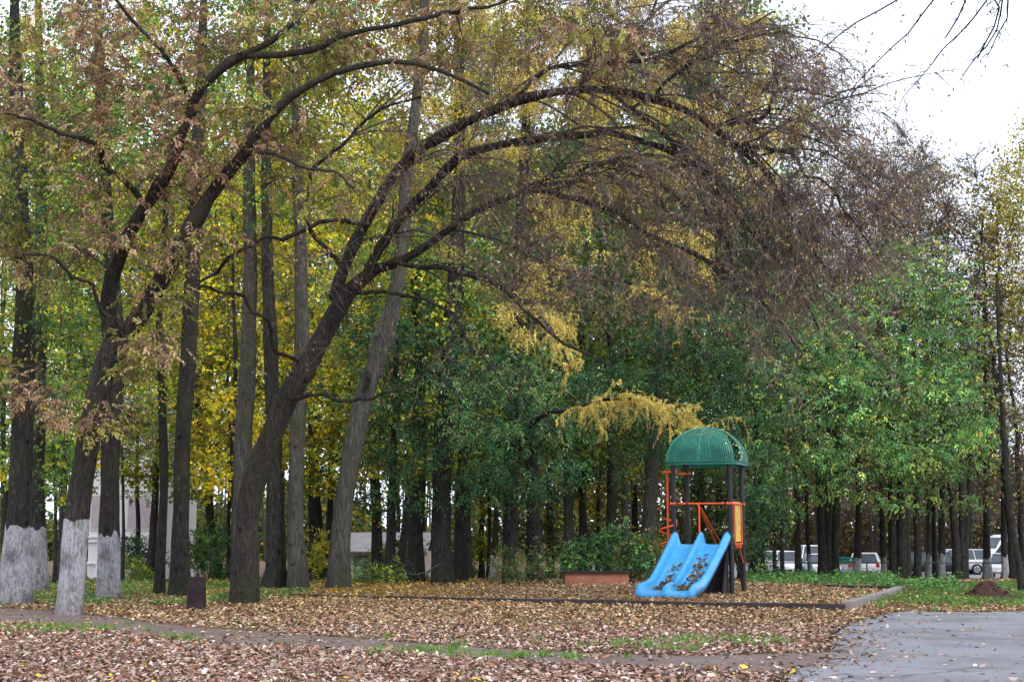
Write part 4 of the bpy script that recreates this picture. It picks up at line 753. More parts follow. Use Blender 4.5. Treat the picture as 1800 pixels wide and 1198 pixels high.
# rails with clamps
def rail(a, b, r=.024): return part('rail', rod(a, b, r), ORANGE)
def clamp(p, d, r=.04, L=.16):
    p = np.array(p); d = np.array(d, float) / np.linalg.norm(d); o = part('clamp', rod(p - d * L / 2, p + d * L / 2, r), ORANGE); q = p + d * (L / 2 + .02); part('collar', rod(q - d * .02, q + d * .02, r * .92), BLACKP, o)
yf = -H_
rail((-H_, yf - .03, 2.2), (H_ + .05, yf - .03, 2.2)); clamp((-H_, yf - .03, 2.2), (1, 0, 0)); clamp((H_, yf - .03, 2.2), (-1, 0, 0)); clamp((0 - .45, yf - .03, 2.2), (1, 0, 0), .032, .14)
rail((H_ + .03, -H_, 2.2), (H_ + .03, H_ + .06, 2.2)); clamp((H_ + .03, H_, 2.2), (0, -1, 0)); 
for y in (-H_, H_): clamp((-H_ - .0, y, 2.98), (1, .25, 0), .036, .22)
rail((-H_ - .3, -.60, 2.98), (-H_ + .02, H_, 2.98), .026); rail((-H_ - .3, -.60, 2.98), (-H_, yf, 2.98), .026)
# climbing pole with its spiral
pc = np.array([-H_ - .17, -.62]); part('climbing_pole', rod((pc[0], pc[1], -.05), (pc[0], pc[1], 2.98), .03), ORANGE)
t = np.linspace(0, 1, 110); an = t * 2 * math.pi * 4.2 + 1.2; rr_ = .21; g = Geo(); g.tubes(np.c_[pc[0] + rr_ * np.cos(an), pc[1] + rr_ * np.sin(an), .35 + t * 1.5], np.full(110, .022), 8); part('spiral', g, ORANGE)
# middle grab rail with slanted bars going to the back ladder
mid = part('grab_rail', rod((-.06, yf - .03, 2.18), (-.06, yf - .03, 1.22), .024), ORANGE)
q = curve([(-.2, yf - .03, 2.2), (-.1, yf - .03, 2.19), (-.06, yf - .03, 2.12)], 8); g = Geo(); g.tubes(q, np.full(8, .024), 8); part('elbow', g, ORANGE, mid)
for dx in (.02, .16): rail((-.06 + dx * .2, yf, 2.1), (.0 + dx, H_ + .1, 1.15), .02)
# ladder at the back
for x in (-.3, .3): part('ladder_side', rod((x, H_ + .75, 0), (x, H_ + .03, 1.2), .025), BLACKP)
for i in range(4):
    f = (i + 1) / 5; part('ladder_rung', rod((-.3, H_ + .75 - .72 * f, 1.2 * f), (.3, H_ + .75 - .72 * f, 1.2 * f), .02), BLACKP)
# yellow play panel on the right side with its orange frame
g = Geo(); g.bbox((H_ + .0, 0.06, 1.76), (.03, .74, .98), .008); pn = part('play_panel', g, panel_mat(), smooth=False, label='yellow plastic panel with dark scrawls')
for y in (-.34, .47): part('frame_bar', rod((H_ + .03, y, 1.2), (H_ + .03, y, 2.2), .018), ORANGE, pn)
part('frame_bar', rod((H_ + .03, -.34, 1.22), (H_ + .03, .47, 1.22), .018), ORANGE, pn)
for k in range(5): part('frame_bar', rod((H_ + .03, -.26 + k * .16, 1.12), (H_ + .03, -.26 + k * .16, 1.24), .012), ORANGE, pn)
part('brace', rod((H_, -.5, 1.15), (H_, .62, .12), .03), BLACKP); rail((H_ + .03, .1, 1.2), (H_ + .05, .45, .75), .016)
g = Geo(); g.bbox((-.05, -H_ + .03, .56), (1.26, .03, 1.1), .008); part('skirt_panel', g, BLACKP, smooth=False)
g = Geo(); g.add([(H_ - .08, -H_ + .03, .02), (H_ - .08, -H_ - .62, .02), (H_ - .08, -H_ - .32, .60), (H_ - .08, -H_ + .03, 1.12), (H_ - .12, -H_ + .03, .02), (H_ - .12, -H_ - .62, .02), (H_ - .12, -H_ - .32, .60), (H_ - .12, -H_ + .03, 1.12)], [[0, 1, 2, 3], [7, 6, 5, 4], [0, 4, 5, 1], [1, 5, 6, 2], [2, 6, 7, 3]]); part('side_panel', g, BLACKP, smooth=False)
# the double slide
RUN = 2.55
def slide_z(s_):
    """bed height along the run s 0..1"""
    x = s_ * RUN; z = 1.2 - np.clip(x - .12, 0, None) * .60; lowz = .17
    d = z - lowz; return lowz + .5 * (d + np.sqrt(d * d + .022)) - .012 - .05 * np.clip((s_ - .93) / .07, 0, 1) ** 2
def slide_pt(u, s_):
    """u -1..1 across"""
    hw = .69 * (1 - .08 * s_) * (1 + .06 * np.clip((s_ - .75) / .25, 0, 1)); rim = .235 - .07 * np.clip(s_ / .5, 0, 1) - .03 * np.clip((s_ - .8) / .2, 0, 1)
    bump = lambda c, wd: np.exp(-(np.abs((u - c) / wd)) ** 2.6)
    wall = np.maximum(np.maximum(bump(-.93, .12), bump(.93, .12)), bump(0, .10)) ; fade = np.clip((1 - s_) / .13, 0, 1); fade = np.sin(fade * math.pi / 2) ** .8
    round_end = np.sqrt(np.clip(1 - np.clip((s_ - .93) / .07, 0, 1) ** 2, 0, 1))
    bed = .03 * ((np.abs(u) - .46) / .46) ** 2
    top = rim * (.72 + .28 * round_end) * wall * np.where(s_ > .87, .55 + .45 * fade, 1) + bed + .02 * np.exp(-((s_ - .965) / .02) ** 2)
    starth = .04 * np.exp(-(s_ / .04) ** 2) * (wall > .3)
    return np.stack([u * hw * (1 - .05 * (s_ > .97) * np.abs(u) ** 6) - .27 * s_ - .02, -H_ - .02 - s_ * RUN + 0 * u, slide_z(s_) + top + starth], -1)
U, S_ = np.meshgrid(np.linspace(-1, 1, 81), np.linspace(0, 1, 60)); Q = slide_pt(U, S_)
# outer skirts: the side walls turn down
def skirt(side):
    q = Q[:, 0 if side < 0 else -1]; n_ = len(q); rows = [q, q + np.array([side * .03, 0, -.03]), q + np.array([side * .025, 0, -.12]), q + np.array([side * .0, 0, -.22])]
    for r in rows[2:]: r[:, 2] = np.maximum(r[:, 2], .02)
    return np.stack(rows, 1)
a, b = skirt(-1), skirt(1); full = np.concatenate([a[:, ::-1], Q[:, 1:-1], b], 1)
front = full[-1:].copy(); f1 = front + [0, -.035, -.04]; f2 = front + [0, -.03, 0]; f2[..., 2] = .01; full = np.concatenate([full, f1, f2], 0)
g = Geo(); g.grid(full[..., 0], full[..., 1], full[..., 2]); sl = part('slide', g, SLIDE)
so = sl.modifiers.new('thickness', 'SOLIDIFY'); so.thickness = .02; so.offset = -1
lv = np.random.default_rng(9); 
def slide_leaves(n, uc, sc_, su, ss):
    u = np.clip(lv.normal(uc, su, n), -.82, .82); s2 = np.clip(lv.normal(sc_, ss, n), .2, .93); p = slide_pt(u, s2); p[:, 2] += lv.uniform(.01, .08, n); return p
P = np.concatenate([slide_leaves(16, -.42, .42, .10, .05), slide_leaves(55, -.40, .64, .12, .06), slide_leaves(40, -.42, .80, .16, .05), slide_leaves(70, .45, .44, .14, .09), slide_leaves(50, .42, .66, .12, .10), slide_leaves(55, .44, .82, .16, .05)])
n = len(P); g = Geo(); g.leaves6(P, nrm(lv.normal(0, 1, (n, 3)) * [1, 1, .35]), nrm(lv.normal(0, .5, (n, 3)) + [0, 0, .8]), lv.uniform(.06, .13, n), lv.uniform(.035, .075, n), pal(lv, n, [lin(136, 110, 74), lin(108, 80, 56), lin(164, 146, 98), lin(84, 70, 54)], [3, 3, 2, 2], .15), .3, .35)
Rz = rotz(-TA_); g.v = [v_ @ Rz.T + np.array([4.895, 34.31, 0]) for v_ in g.v]
o = g.build('fallen_leaves', LITTER, smooth=False, kind='stuff'); o['label'] = 'curled brown leaves lying in the two troughs of the blue slide'

# ------------------------------------------------------------------ sandpit kerb, planter box, bin
C = [gnd(512, 1049), gnd(1487, 1073), gnd(1580, 1041), gnd(892, 1017)]
kerb = thing('sandpit_kerb', 'long low kerb of beams framing the leaf-covered sandpit', 'kerb', C[0])
lv = np.random.default_rng(21)
for i, (m_, hgt) in enumerate(((TIMBER, .10), (CONC, .15), (TIMBER, .15), (TIMBER, .11))):
    a, b = C[i], C[(i + 1) % 4]; L = np.linalg.norm(b - a); nb = max(1, int(L / 2.3)); d = (b - a) / L; ang = math.atan2(d[1], d[0])
    for k in range(nb):
        c = a + d * (k + .5) * L / nb; g = Geo(); z = float(terr(c[1])); R = rotz(ang + lv.normal(0, .006)) @ roty(lv.normal(0, .006) - math.asin(d[2] * .9))
        g.bbox((c[0], c[1], c[2] + hgt / 2 - .05 + lv.normal(0, .016)), (L / nb - .015, .13 if i != 1 else .2, hgt + .1), .012, R); g.build('kerb_beam', m_, kerb, smooth=False)
cb = gnd(1046, 1028); bx = thing('planter_box', 'low rust-brown box with an overhanging lip beside the slide', 'box', cb, .05, world=False); bw, bd_, bh = 1.86, .9, .37
for (c, d) in (((0, -bd_ / 2, bh / 2 - .05), (bw, .05, bh + .1)), ((0, bd_ / 2, bh / 2 - .05), (bw, .05, bh + .1)), ((-bw / 2 + .03, 0, bh / 2 - .05), (.05, bd_ - .06, bh + .1)), ((bw / 2 - .03, 0, bh / 2 - .05), (.05, bd_ - .06, bh + .1))):
    g = Geo(); g.bbox(c, d, .008); part('side_board', g, RUST, bx, False)
for (c, d) in (((0, -bd_ / 2, bh + .018), (bw + .14, .2, .035)), ((0, bd_ / 2, bh + .018), (bw + .14, .2, .035)), ((-bw / 2, 0, bh + .016), (.2, bd_ - .2, .035)), ((bw / 2, 0, bh + .016), (.2, bd_ - .2, .035))):
    g = Geo(); g.bbox(c, d, .006); part('lip_board', g, RUSTD, bx, False)
g = Geo(); g.bbox((0, 0, bh * .8), (bw - .1, bd_ - .1, .06), .01); part('soil', g, SOIL, bx, False)
cb = gnd(345, 1071); bn = thing('litter_bin', 'rusty dark metal litter bin standing by the grey trunk', 'bin', cb, .12, world=False)
w0, w1, hh = .165, .135, .64
for sx, sy in ((1, 0), (-1, 0), (0, 1), (0, -1)):
    g = Geo(); ax = np.array([-sy, sx, 0.]); nn = np.array([sx, sy, 0.]); V = []
    for t_ in (0, .01): V += [nn * (w0 - t_) - ax * (w0 - t_) + [0, 0, .02], nn * (w0 - t_) + ax * (w0 - t_) + [0, 0, .02], nn * (w1 - t_) + ax * (w1 - t_) + [0, 0, hh], nn * (w1 - t_) - ax * (w1 - t_) + [0, 0, hh]]
    g.add(V, [[0, 1, 2, 3], [7, 6, 5, 4], [0, 4, 5, 1], [1, 5, 6, 2], [2, 6, 7, 3], [3, 7, 4, 0]]); part('side_panel', g, RUSTD, bn, False)
for sx in (-1, 1):
    for sy in (-1, 1): g = Geo(); g.tubes([(sx * w0 * 1.02, sy * w0 * 1.02, -.05), (sx * w1 * 1.02, sy * w1 * 1.02, hh + .01)], [.014, .014], 6, cap=True); part('corner_bar', g, RUSTD, bn)
g = Geo(); g.bbox((0, 0, .05), (.3, .3, .02), .004); part('floor', g, RUSTD, bn, False); g = Geo(); g.bbox((.0, w1 - .005, hh + .03), (.06, .012, .09), .004); part('lug', g, RUSTD, bn, False)

# ------------------------------------------------------------------ dug earth
mc = gnd(1737, 1052); rng = np.random.default_rng(3); g = Geo(); t, r = np.meshgrid(np.linspace(0, 2 * math.pi, 60), np.linspace(0, 1, 22)); X = mc[0] + r * np.cos(t) * .75; Y = mc[1] + r * np.sin(t) * .7
hgt = .40 * np.exp(-(r * 1.75) ** 2) + .05 * wnoise(X * 7, Y * 7, 1, 4) * (1 - r) + .035 * wnoise(X * 19, Y * 17, 1, 5) * (1 - r ** 3); hgt[-1] = -.05; g.grid(X, Y, terr(Y) + hgt); md = g.build('earth_mound', SOIL); tag(md, 'small heap of freshly dug brown earth on the grass', 'mound')
for k in range(70):
    a_, r_ = rng.uniform(0, 6.28), rng.uniform(.15, 1.05); s_ = rng.uniform(.015, .045); c = np.array([mc[0] + r_ * .75 * math.cos(a_), mc[1] + r_ * .7 * math.sin(a_), terr(mc[1]) + .40 * math.exp(-(r_ * 1.75) ** 2) + s_ * .2])
    g = Geo(); v = unit(rng, 8); g.bbox(c, (s_ * 2, s_ * 1.5, s_ * 1.3), s_ * .45, rotz(a_) @ rotx(r_)); o = g.build('clod', SOIL, md, smooth=False)

# ------------------------------------------------------------------ cars, rail, bench, walker
def paint(nm, c): return plain(nm, c, .3, .5, .04)
GLASS = plain('car_glass', lin(44, 54, 66), .08, .6, .1); TYRE = plain('tyre_rubber', lin(26, 26, 28), .8, .2, .1); RIM = plain('alloy_rim', lin(150, 152, 158), .35, .5, .1, metal=.6); LAMP = plain('lamp_glass', lin(220, 224, 230), .15, .6, .03); REDL = plain('red_lamp', lin(170, 24, 28), .25, .5, .05); BUMP = plain('dark_trim', lin(40, 42, 48), .6, .3, .1); PLATE = plain('number_plate', lin(225, 225, 222), .5, .3, .02)
def car(name, label, px, Y, rz, col, L=4.3, W=1.75, H=1.5, style='estate', cat='car'):
    b = foot(px, Y); b[2] += .02; root = thing(name, label, cat, b, rz, world=False); h = L / 2; M_ = paint(name + '_paint', col); belt = {'van': 1.25, 'suv': 1.02}.get(style, .88)
    # x forward
    if style == 'van': body = [(-h, .35), (h - .1, .35), (h, .5), (h, .85), (h - .55, 1.22), (h - 1.35, H - .1), (h - 1.6, H), (-h + .06, H), (-h, H - .15)]
    else:
        hood = belt - .04; body = [(-h, .35), (h - .12, .30), (h, .42), (h, .62), (h - .12, hood - .14), (h - 1.15, hood), (-h + .05, belt), (-h, belt - .2)]
    g = Geo(); g.prism(body, -W / 2, W / 2, inset=.03); part('body', g, M_, root)
    if style != 'van':
        f0, f1, r0, r1 = {'estate': (h - 1.1, h - 1.75, -h + .08, -h + .45), 'suv': (h - 1.2, h - 1.7, -h + .05, -h + .22), 'saloon': (h - 1.1, h - 1.8, -h + .75, -h + 1.35)}[style]
        yb, yt = W / 2 - .06, W / 2 - .26; z0, z1 = belt - .02, H - .06
        V = [(f0, -yb, z0), (f0, yb, z0), (r0, yb, z0), (r0, -yb, z0), (f1, -yt, z1), (f1, yt, z1), (r1, yt, z1), (r1, -yt, z1)]; g = Geo(); g.add(V, [[0, 1, 5, 4], [1, 2, 6, 5], [2, 3, 7, 6], [3, 0, 4, 7], [4, 5, 6, 7]]); part('windows', g, GLASS, root, False)
        g = Geo(); g.bbox(((f1 + r1) / 2, 0, H - .035), (f1 - r1 + .1, yt * 2 + .06, .07), .03); part('roof', g, M_, root, False)
        for sy in (-1, 1):
            for (xa, xb) in ((f0, f1), (r0, r1), ((f0 + r0) / 2 - .05, (f1 + r1) / 2 - .05), (r0 * .62 + f0 * .02, r1 * .62)):
                g = Geo(); g.tubes([(xa, sy * yb, z0), (xb, sy * yt, z1 + .02)], [.045, .04], 6); part('pillar', g, M_, root)
    else:
        for sy in (-1, 1): g = Geo(); g.add([(h - .62, sy * (W / 2 + .004), 1.28), (h - 1.28, sy * (W / 2 + .004), H - .5), (h - 1.75, sy * (W / 2 + .004), H - .5), (h - 1.75, sy * (W / 2 + .004), 1.22)], [[0, 1, 2, 3]]); part('side_window', g, GLASS, root, False)
        g = Geo(); dx, dz = -.8, H - .1 - 1.22; nx = np.array([dz, 0, -dx]); nx = nx / np.linalg.norm(nx) * .006; p0 = np.array([h - .6, 0, 1.28]); p1 = np.array([h - 1.28, 0, H - .2]); g.add([p0 + nx + [0, -W / 2 + .12, 0], p0 + nx + [0, W / 2 - .12, 0], p1 + nx + [0, W / 2 - .15, 0], p1 + nx + [0, -W / 2 + .15, 0]], [[0, 1, 2, 3]]); part('windscreen', g, GLASS, root, False)
    wr = .36 if style in ('suv', 'van') else .31
    for sx in (h - .85, -h + .8):
        for sy in (-1, 1):
            g = Geo(); g.tubes([(sx, sy * (W / 2 - .2), wr), (sx, sy * (W / 2 - .19), wr), (sx, sy * (W / 2 + .01), wr), (sx, sy * (W / 2 + .015), wr)], [wr - .05, wr, wr, wr - .04], 20, cap=True); t_ = part('wheel', g, TYRE, root)
            g = Geo(); g.tubes([(sx, sy * (W / 2 + .012), wr), (sx, sy * (W / 2 + .022), wr)], [wr * .66, wr * .6], 16, cap=True); part('rim', g, RIM, t_)
            for k in range(5): an = k * 1.2566; g = Geo(); g.tubes([(sx + .05 * math.cos(an), sy * (W / 2 + .026), wr + .05 * math.sin(an)), (sx + wr * .55 * math.cos(an), sy * (W / 2 + .026), wr + wr * .55 * math.sin(an))], [.03, .02], 4); part('spoke', g, BUMP, t_)
    for sy in (-1, 1):
        g = Geo(); g.bbox((h - .07, sy * (W / 2 - .27), .66), (.16, .34, .16), .03); part('headlight', g, LAMP, root, False)
        g = Geo(); g.bbox((-h + .04, sy * (W / 2 - .12), .78), (.12, .2, .22), .03); part('tail_lamp', g, REDL, root, False)
        g = Geo(); g.bbox((h - 1.25, sy * (W / 2 + .07), belt + .06), (.1, .16, .12), .03); part('mirror', g, M_, root, False)
    g = Geo(); g.bbox((h - .03, 0, .45), (.14, W - .06, .2), .05); part('bumper', g, M_ if style != 'suv' else BUMP, root, False); g = Geo(); g.bbox((-h + .03, 0, .47), (.14, W - .06, .22), .05); part('bumper', g, M_ if style != 'suv' else BUMP, root, False)
    g = Geo(); g.bbox((-h - .01, 0, .68), (.02, .5, .11), .004); part('number_plate', g, PLATE, root, False); g = Geo(); g.bbox((h + .045, 0, .46), (.02, .5, .11), .004); part('number_plate', g, PLATE, root, False)
    return root
WH, SI, BK_ = lin(226, 226, 232), lin(186, 184, 190), lin(34, 36, 42)
car('car', 'white car facing the camera beside the red-jacketed walker', 1380, 86, -1.45, WH, 4.1, 1.7, 1.6, 'suv')
car('minivan', 'tall white minivan seen between the forked stem and the three-stemmed tree', 1430, 97, -1.7, WH, 4.6, 1.85, 1.9, 'suv')
car('car', 'small pale car in front of the white minivan', 1438, 84, -1.5, lin(206, 214, 226), 4.0, 1.65, 1.42, 'saloon')
car('estate_car', 'silver estate car seen from behind with a red tail lamp', 1522, 80, 1.28, SI, 4.5, 1.75, 1.45, 'estate')
car('car', 'black car mostly hidden behind the trunks left of the silver off-roader', 1612, 88, 2.9, BK_, 4.4, 1.75, 1.55, 'suv')
car('off_roader', 'silver off-road car parked side-on with an alloy back wheel', 1676, 94, 3.05, SI, 4.3, 1.8, 1.68, 'suv')
car('van', 'tall white van behind the silver off-roader', 1786, 104, 3.3, WH, 5.6, 2.0, 2.6, 'van')
car('car', 'silver saloon nosing in before the white van', 1766, 80, -2.0, SI, 4.3, 1.72, 1.42, 'saloon')
# green rail
fb = foot(1320, 62); fence = thing('rail_fence', 'low dark green metal rail running in front of the parked cars', 'fence', fb); xs_ = np.arange(fb[0], 30, 2.6)
for i, x in enumerate(xs_):
    z = float(terr(62)); g = Geo(); g.tubes([(x, 62, z - .2), (x, 62, z + .78)], [.032, .032], 8, cap=True); g.build('post', GREENP, fence)
    if i: g = Geo(); g.tubes([(xs_[i - 1], 62, z + .76), (x, 62, z + .76)], [.026, .026], 8); g.build('rail', GREENP, fence)
bb = foot(1487, 70); bench = thing('bench', 'turquoise-topped bench glimpsed beside the silver estate car', 'bench', bb, .1, world=False)
for y, z in ((.2, 1.05), (.2, .9), (-.05, .48), (-.2, .48)): g = Geo(); g.bbox((0, y, z), (1.1, .03 if z > .6 else .12, .11 if z > .6 else .035), .006); part('slat', g, TURQ, bench, False)
for x in (-.45, .45): g = Geo(); g.bbox((x, .22, .5), (.06, .05, 1.15), .008); part('leg', g, GREENP, bench, False); g = Geo(); g.bbox((x, -.2, .2), (.06, .05, .5), .008); part('leg', g, GREENP, bench, False)
# the walker
def person(label, px, Y, rz):
    b = foot(px, Y); root = thing('person', label, 'person', b, rz, world=False)
    J = dict(pel=(0, 0, .92), sp=(0, .02, 1.12), ch=(0, .01, 1.32), nk=(0, .0, 1.47), hd=(0, -.02, 1.56), tp=(0, -.03, 1.70), ls=(.17, .01, 1.40), le=(.24, .06, 1.13), lw=(.23, -.08, .92), lh=(.23, -.12, .82), rs_=(-.17, .01, 1.40), re=(-.24, .0, 1.13), rw=(-.25, -.04, .9), rh=(-.25, -.05, .8), lhp=(.09, 0, .88), lk=(.10, -.12, .50), la=(.10, -.02, .08), lt=(.10, -.2, .04), rhp=(-.09, 0, .88), rk=(-.10, .06, .48), ra=(-.10, .26, .1), rt=(-.10, .1, .04))
    E = 'pel-sp sp-ch ch-nk nk-hd hd-tp ch-ls ls-le le-lw lw-lh ch-rs_ rs_-re re-rw rw-rh pel-lhp lhp-lk lk-la la-lt pel-rhp rhp-rk rk-ra ra-rt'.split(); K = list(J); me = bpy.data.meshes.new('body'); me.from_pydata([J[k] for k in K], [tuple(K.index(q) for q in e_.split('-')) for e_ in E], [])
    ob = bpy.data.objects.new('body', me); COL.objects.link(ob); md_ = ob.modifiers.new('skin', 'SKIN'); ob.modifiers.new('sub', 'SUBSURF').levels = 1
    rad = dict(pel=.15, sp=.14, ch=.16, nk=.06, hd=.095, tp=.07, ls=.075, le=.055, lw=.042, lh=.04, rs_=.075, re=.055, rw=.042, rh=.04, lhp=.10, lk=.075, la=.05, lt=.045, rhp=.10, rk=.075, ra=.05, rt=.045)
    for i, k in enumerate(K): me.skin_vertices[0].data[i].radius = (rad[k],) * 2; me.skin_vertices[0].data[i].use_root = (k == 'pel')
    dg = bpy.context.evaluated_depsgraph_get(); m2 = bpy.data.meshes.new_from_object(ob.evaluated_get(dg)); ob.modifiers.clear(); ob.data = m2; ob.parent = root
    for c_ in (lin(40, 40, 52), lin(176, 30, 62), lin(196, 150, 128), lin(60, 44, 36)): m2.materials.append(plain('clothing', c_, .8, .2, .1))
    for p_ in m2.polygons:
        z = p_.center.z; x = abs(p_.center.x); p_.material_index = 0 if z < .86 and x < .19 else (2 if z < .87 else (1 if z < 1.48 else (3 if z > 1.64 or p_.center.y > .03 else 2))); p_.use_smooth = True
    g = Geo(); g.tubes([(0, .01, .84), (0, .01, .95), (0, .015, 1.15), (0, .01, 1.36), (0, .0, 1.48)], [.185, .18, .165, .18, .08], 14); o = g.build('jacket', plain('red_jacket', lin(176, 30, 62), .8, .2, .1), root); return root
person('walker in a red jacket and dark trousers beside the parked cars', 1354, 90, 1.2)

# ------------------------------------------------------------------ white building, pole, shed
wb = foot(222, 64); bld = thing('white_building', 'white plastered building glimpsed between the left trunks', 'building', wb, .0, world=False); bw_, bh_ = 3.6, 7.2
g = Geo(); g.bbox((0, 3, bh_ / 2 - .3), (bw_, 6, bh_ + .6), .03); part('wall', g, STUCCO, bld, False)
for z in (.75, 1.75, 1.95): g = Geo(); g.bbox((0, -.06, z), (bw_ + .1, .14, .1), .02); part('ledge', g, STUCCO, bld, False)
for x in (-1.2, .5):
    g = Geo(); g.bbox((x, -.02, 3.1), (1.15, .10, 1.7), .02); wn = part('window', g, plain('window_frame_paint', lin(220, 214, 216), .6, .3, .05), bld, False)
    for sx in (-.27, .27): g = Geo(); g.bbox((x + sx, -.075, 3.1), (.46, .02, 1.5), .004); part('pane', g, plain('pane_glass', lin(176, 160, 166), .1, .6, .1), wn, False)
for sx in (-1, 1): g = Geo(); g.add([(-bw_ / 2 - .3, 3, bh_ + 1.5), (bw_ / 2 + .3, 3, bh_ + 1.5), (bw_ / 2 + .3, 3 + sx * 3.4, bh_ - .05), (-bw_ / 2 - .3, 3 + sx * 3.4, bh_ - .05)], [[0, 1, 2, 3]]); o = part('roof', g, SLATE, bld, False); o.modifiers.new('t', 'SOLIDIFY').thickness = .1
pb = foot(171, 58); pole = thing('white_pole', 'slim white pole before the white building', 'pole', pb, world=False); g = Geo(); g.tubes([(0, 0, -.2), (.05, 0, 2), (.1, 0, 4.6)], [.09, .085, .07], 12, cap=True); part('shaft', g, STUCCO, pole); g = Geo(); g.tubes([(0, 0, -.1), (0, 0, .12)], [.16, .15], 12, cap=True); part('base', g, CONC, pole)
sb = foot(672, 78); shed = thing('shed', 'low grey shed with slate roof seen behind the pale leaning trunk', 'building', sb, -.05, world=False); sw = 4.8
g = Geo(); g.bbox((0, 2, .5), (sw, 4, 2.0), .02); part('wall', g, plain('grey_render', lin(188, 178, 172), .9, .2, .1, 2., .2), shed, False)
for sx in (-1, 1): g = Geo(); g.add([(-sw / 2 - .2, 2, 2.5), (sw / 2 + .2, 2, 2.5), (sw / 2 + .2, 2 + sx * 2.4, 1.45), (-sw / 2 - .2, 2 + sx * 2.4, 1.45)], [[0, 1, 2, 3]]); o = part('roof', g, SLATE, shed, False); o.modifiers.new('t', 'SOLIDIFY').thickness = .08
for k in range(5): x = -sw / 2 + .2 + k * 1.1; g = Geo(); g.tubes([(x, -.42, 1.50), (x, 2, 2.56)], [.03, .03], 5); part('roof_seam', g, SLATE, shed)
for x in (.3, 1.6): g = Geo(); g.bbox((x, -.01, .75), (.9, .08, .7), .01); wn = part('window', g, plain('dark_frame', lin(96, 90, 88), .7, .3), shed, False); g = Geo(); g.bbox((x, -.06, .75), (.74, .02, .54), .004); part('pane', g, GLASS, wn, False)
g = Geo(); g.bbox((-1.2, -.01, .55), (.85, .08, 1.5), .01); d_ = part('door', g, plain('door_paint', lin(84, 120, 122), .7, .3), shed, False); g = Geo(); g.bbox((-.9, -.07, .55), (.04, .05, .14), .006); part('handle', g, BUMP, d_, False)
pf = foot(640, 70); pk = thing('picket_fence', 'thin grey picket fence before the shed', 'fence', pf, 0, world=False)
for k in range(34): g = Geo(); g.bbox((-2.6 + k * .16, 0, .45), (.05, .02, .95), .006); part('picket', g, CONC, pk, False)
for z in (.2, .75): g = Geo(); g.bbox((0, .03, z), (5.5, .03, .06), .006); part('rail', g, CONC, pk, False)

# ------------------------------------------------------------------ bushes and saplings
def bush(name, label, px, Y, B, nanch, nleaf, cols, wts, L, W, seed, spread=(.14, .14, .12), stems=7, cat='bush', mat=None):
    b = foot(px, Y); root = thing(name, label, cat, b); rng = np.random.default_rng(seed)
    st = weep(rng, np.repeat(b[None], stems, 0) + rng.normal(0, .12, (stems, 3)) * [1, 1, 0], rng.normal(0, .35, (stems, 3)) + [0, 0, 1], rng.uniform(.4, .9, stems), 6, 0, .1)
    g = Geo(); g.tubes(st, np.linspace(.012, .006, 6)[None].repeat(stems, 0), 5, col=TWC); g.build('stems', TWIG, root, kind='stuff')
    crown(root, st.reshape(-1, 3), np.full(stems * 6, .01), B, nanch, nleaf, cols, wts, L, W, spread, seed, mat, rtip=.003, taper=.006); return root
bush('bush', 'low leafy bush with bare brown twigs at the sandpit edge', 905, 40, [(900, 1005, 40, (.55, .5, .32)), (940, 985, 40.2, (.5, .5, .4), .7), (880, 985, 40, (.4, .4, .4), .7), (960, 1008, 40.4, (.4, .4, .2), .6)], 90, 26, [GRM, GRL, OL, TA], [3, 3, 2, 1], .07, .035, 601)
bush('bush', 'green maple bush growing behind the rust-brown box', 1048, 42, [(1030, 975, 42, (.8, .6, .5)), (1085, 960, 42, (.9, .6, .6)), (1005, 1000, 42, (.5, .5, .3), .7), (1120, 990, 42, (.6, .5, .4))], 120, 30, [GRM, GRD, GRL], [3, 3, 2], .10, .07, 602)
bush('bush', 'yellow-green bush left of the slide foot', 1130, 44, [(1120, 975, 44, (.8, .6, .5)), (1150, 955, 44, (.5, .5, .5)), (1100, 1000, 44, (.6, .5, .3))], 80, 28, [lin(120, 112, 46), OL, GRM], [3, 2, 2], .10, .07, 603)
bush('bush', 'dark green bush before the white building', 235, 54, [(225, 965, 54, (.9, .7, .7)), (262, 975, 54, (.7, .6, .5)), (200, 985, 54, (.5, .5, .4))], 90, 28, [GRD, GRM], [3, 2], .1, .07, 604)
bush('bush', 'pale yellow-green bush at the limed stem before the white building', 236, 48, [(232, 1000, 48, (.5, .4, .35)), (248, 1012, 48, (.4, .4, .2))], 50, 26, [YG, GRL], [2, 1], .08, .06, 605)
bush('bush', 'green bush between the left-tilting trunk and the arching tree', 372, 52, [(365, 960, 52, (.9, .7, .8)), (385, 1000, 52, (.7, .6, .4)), (350, 985, 52, (.5, .5, .5))], 90, 28, [GRM, GRL, GRD], [3, 2, 2], .1, .07, 606)
bush('bush', 'small green plant growing at the foot of the pale leaning trunk', 640, 40, [(640, 1005, 40, (.6, .5, .25)), (690, 1012, 40, (.4, .4, .15)), (590, 1012, 39, (.4, .4, .18))], 50, 26, [GRM, GRL, YG], [3, 2, 2], .08, .05, 607)
bush('bush', 'yellowish bush between the mossy grey trunk and the pale leaning trunk', 548, 46, [(545, 985, 46, (.5, .5, .4)), (565, 960, 46, (.4, .4, .5)), (700, 980, 48, (.3, .3, .4), .4)], 60, 26, [YG, YE, GRL], [2, 2, 1], .08, .06, 608)
bush('bush', 'olive bush hiding part of the low shed, left of the box elder', 705, 60, [(690, 975, 60, (1.0, .7, .7)), (655, 985, 60, (.7, .6, .5)), (720, 960, 60, (.6, .6, .7))], 80, 28, [OL, GRM, YG], [2, 2, 2], .11, .08, 621)
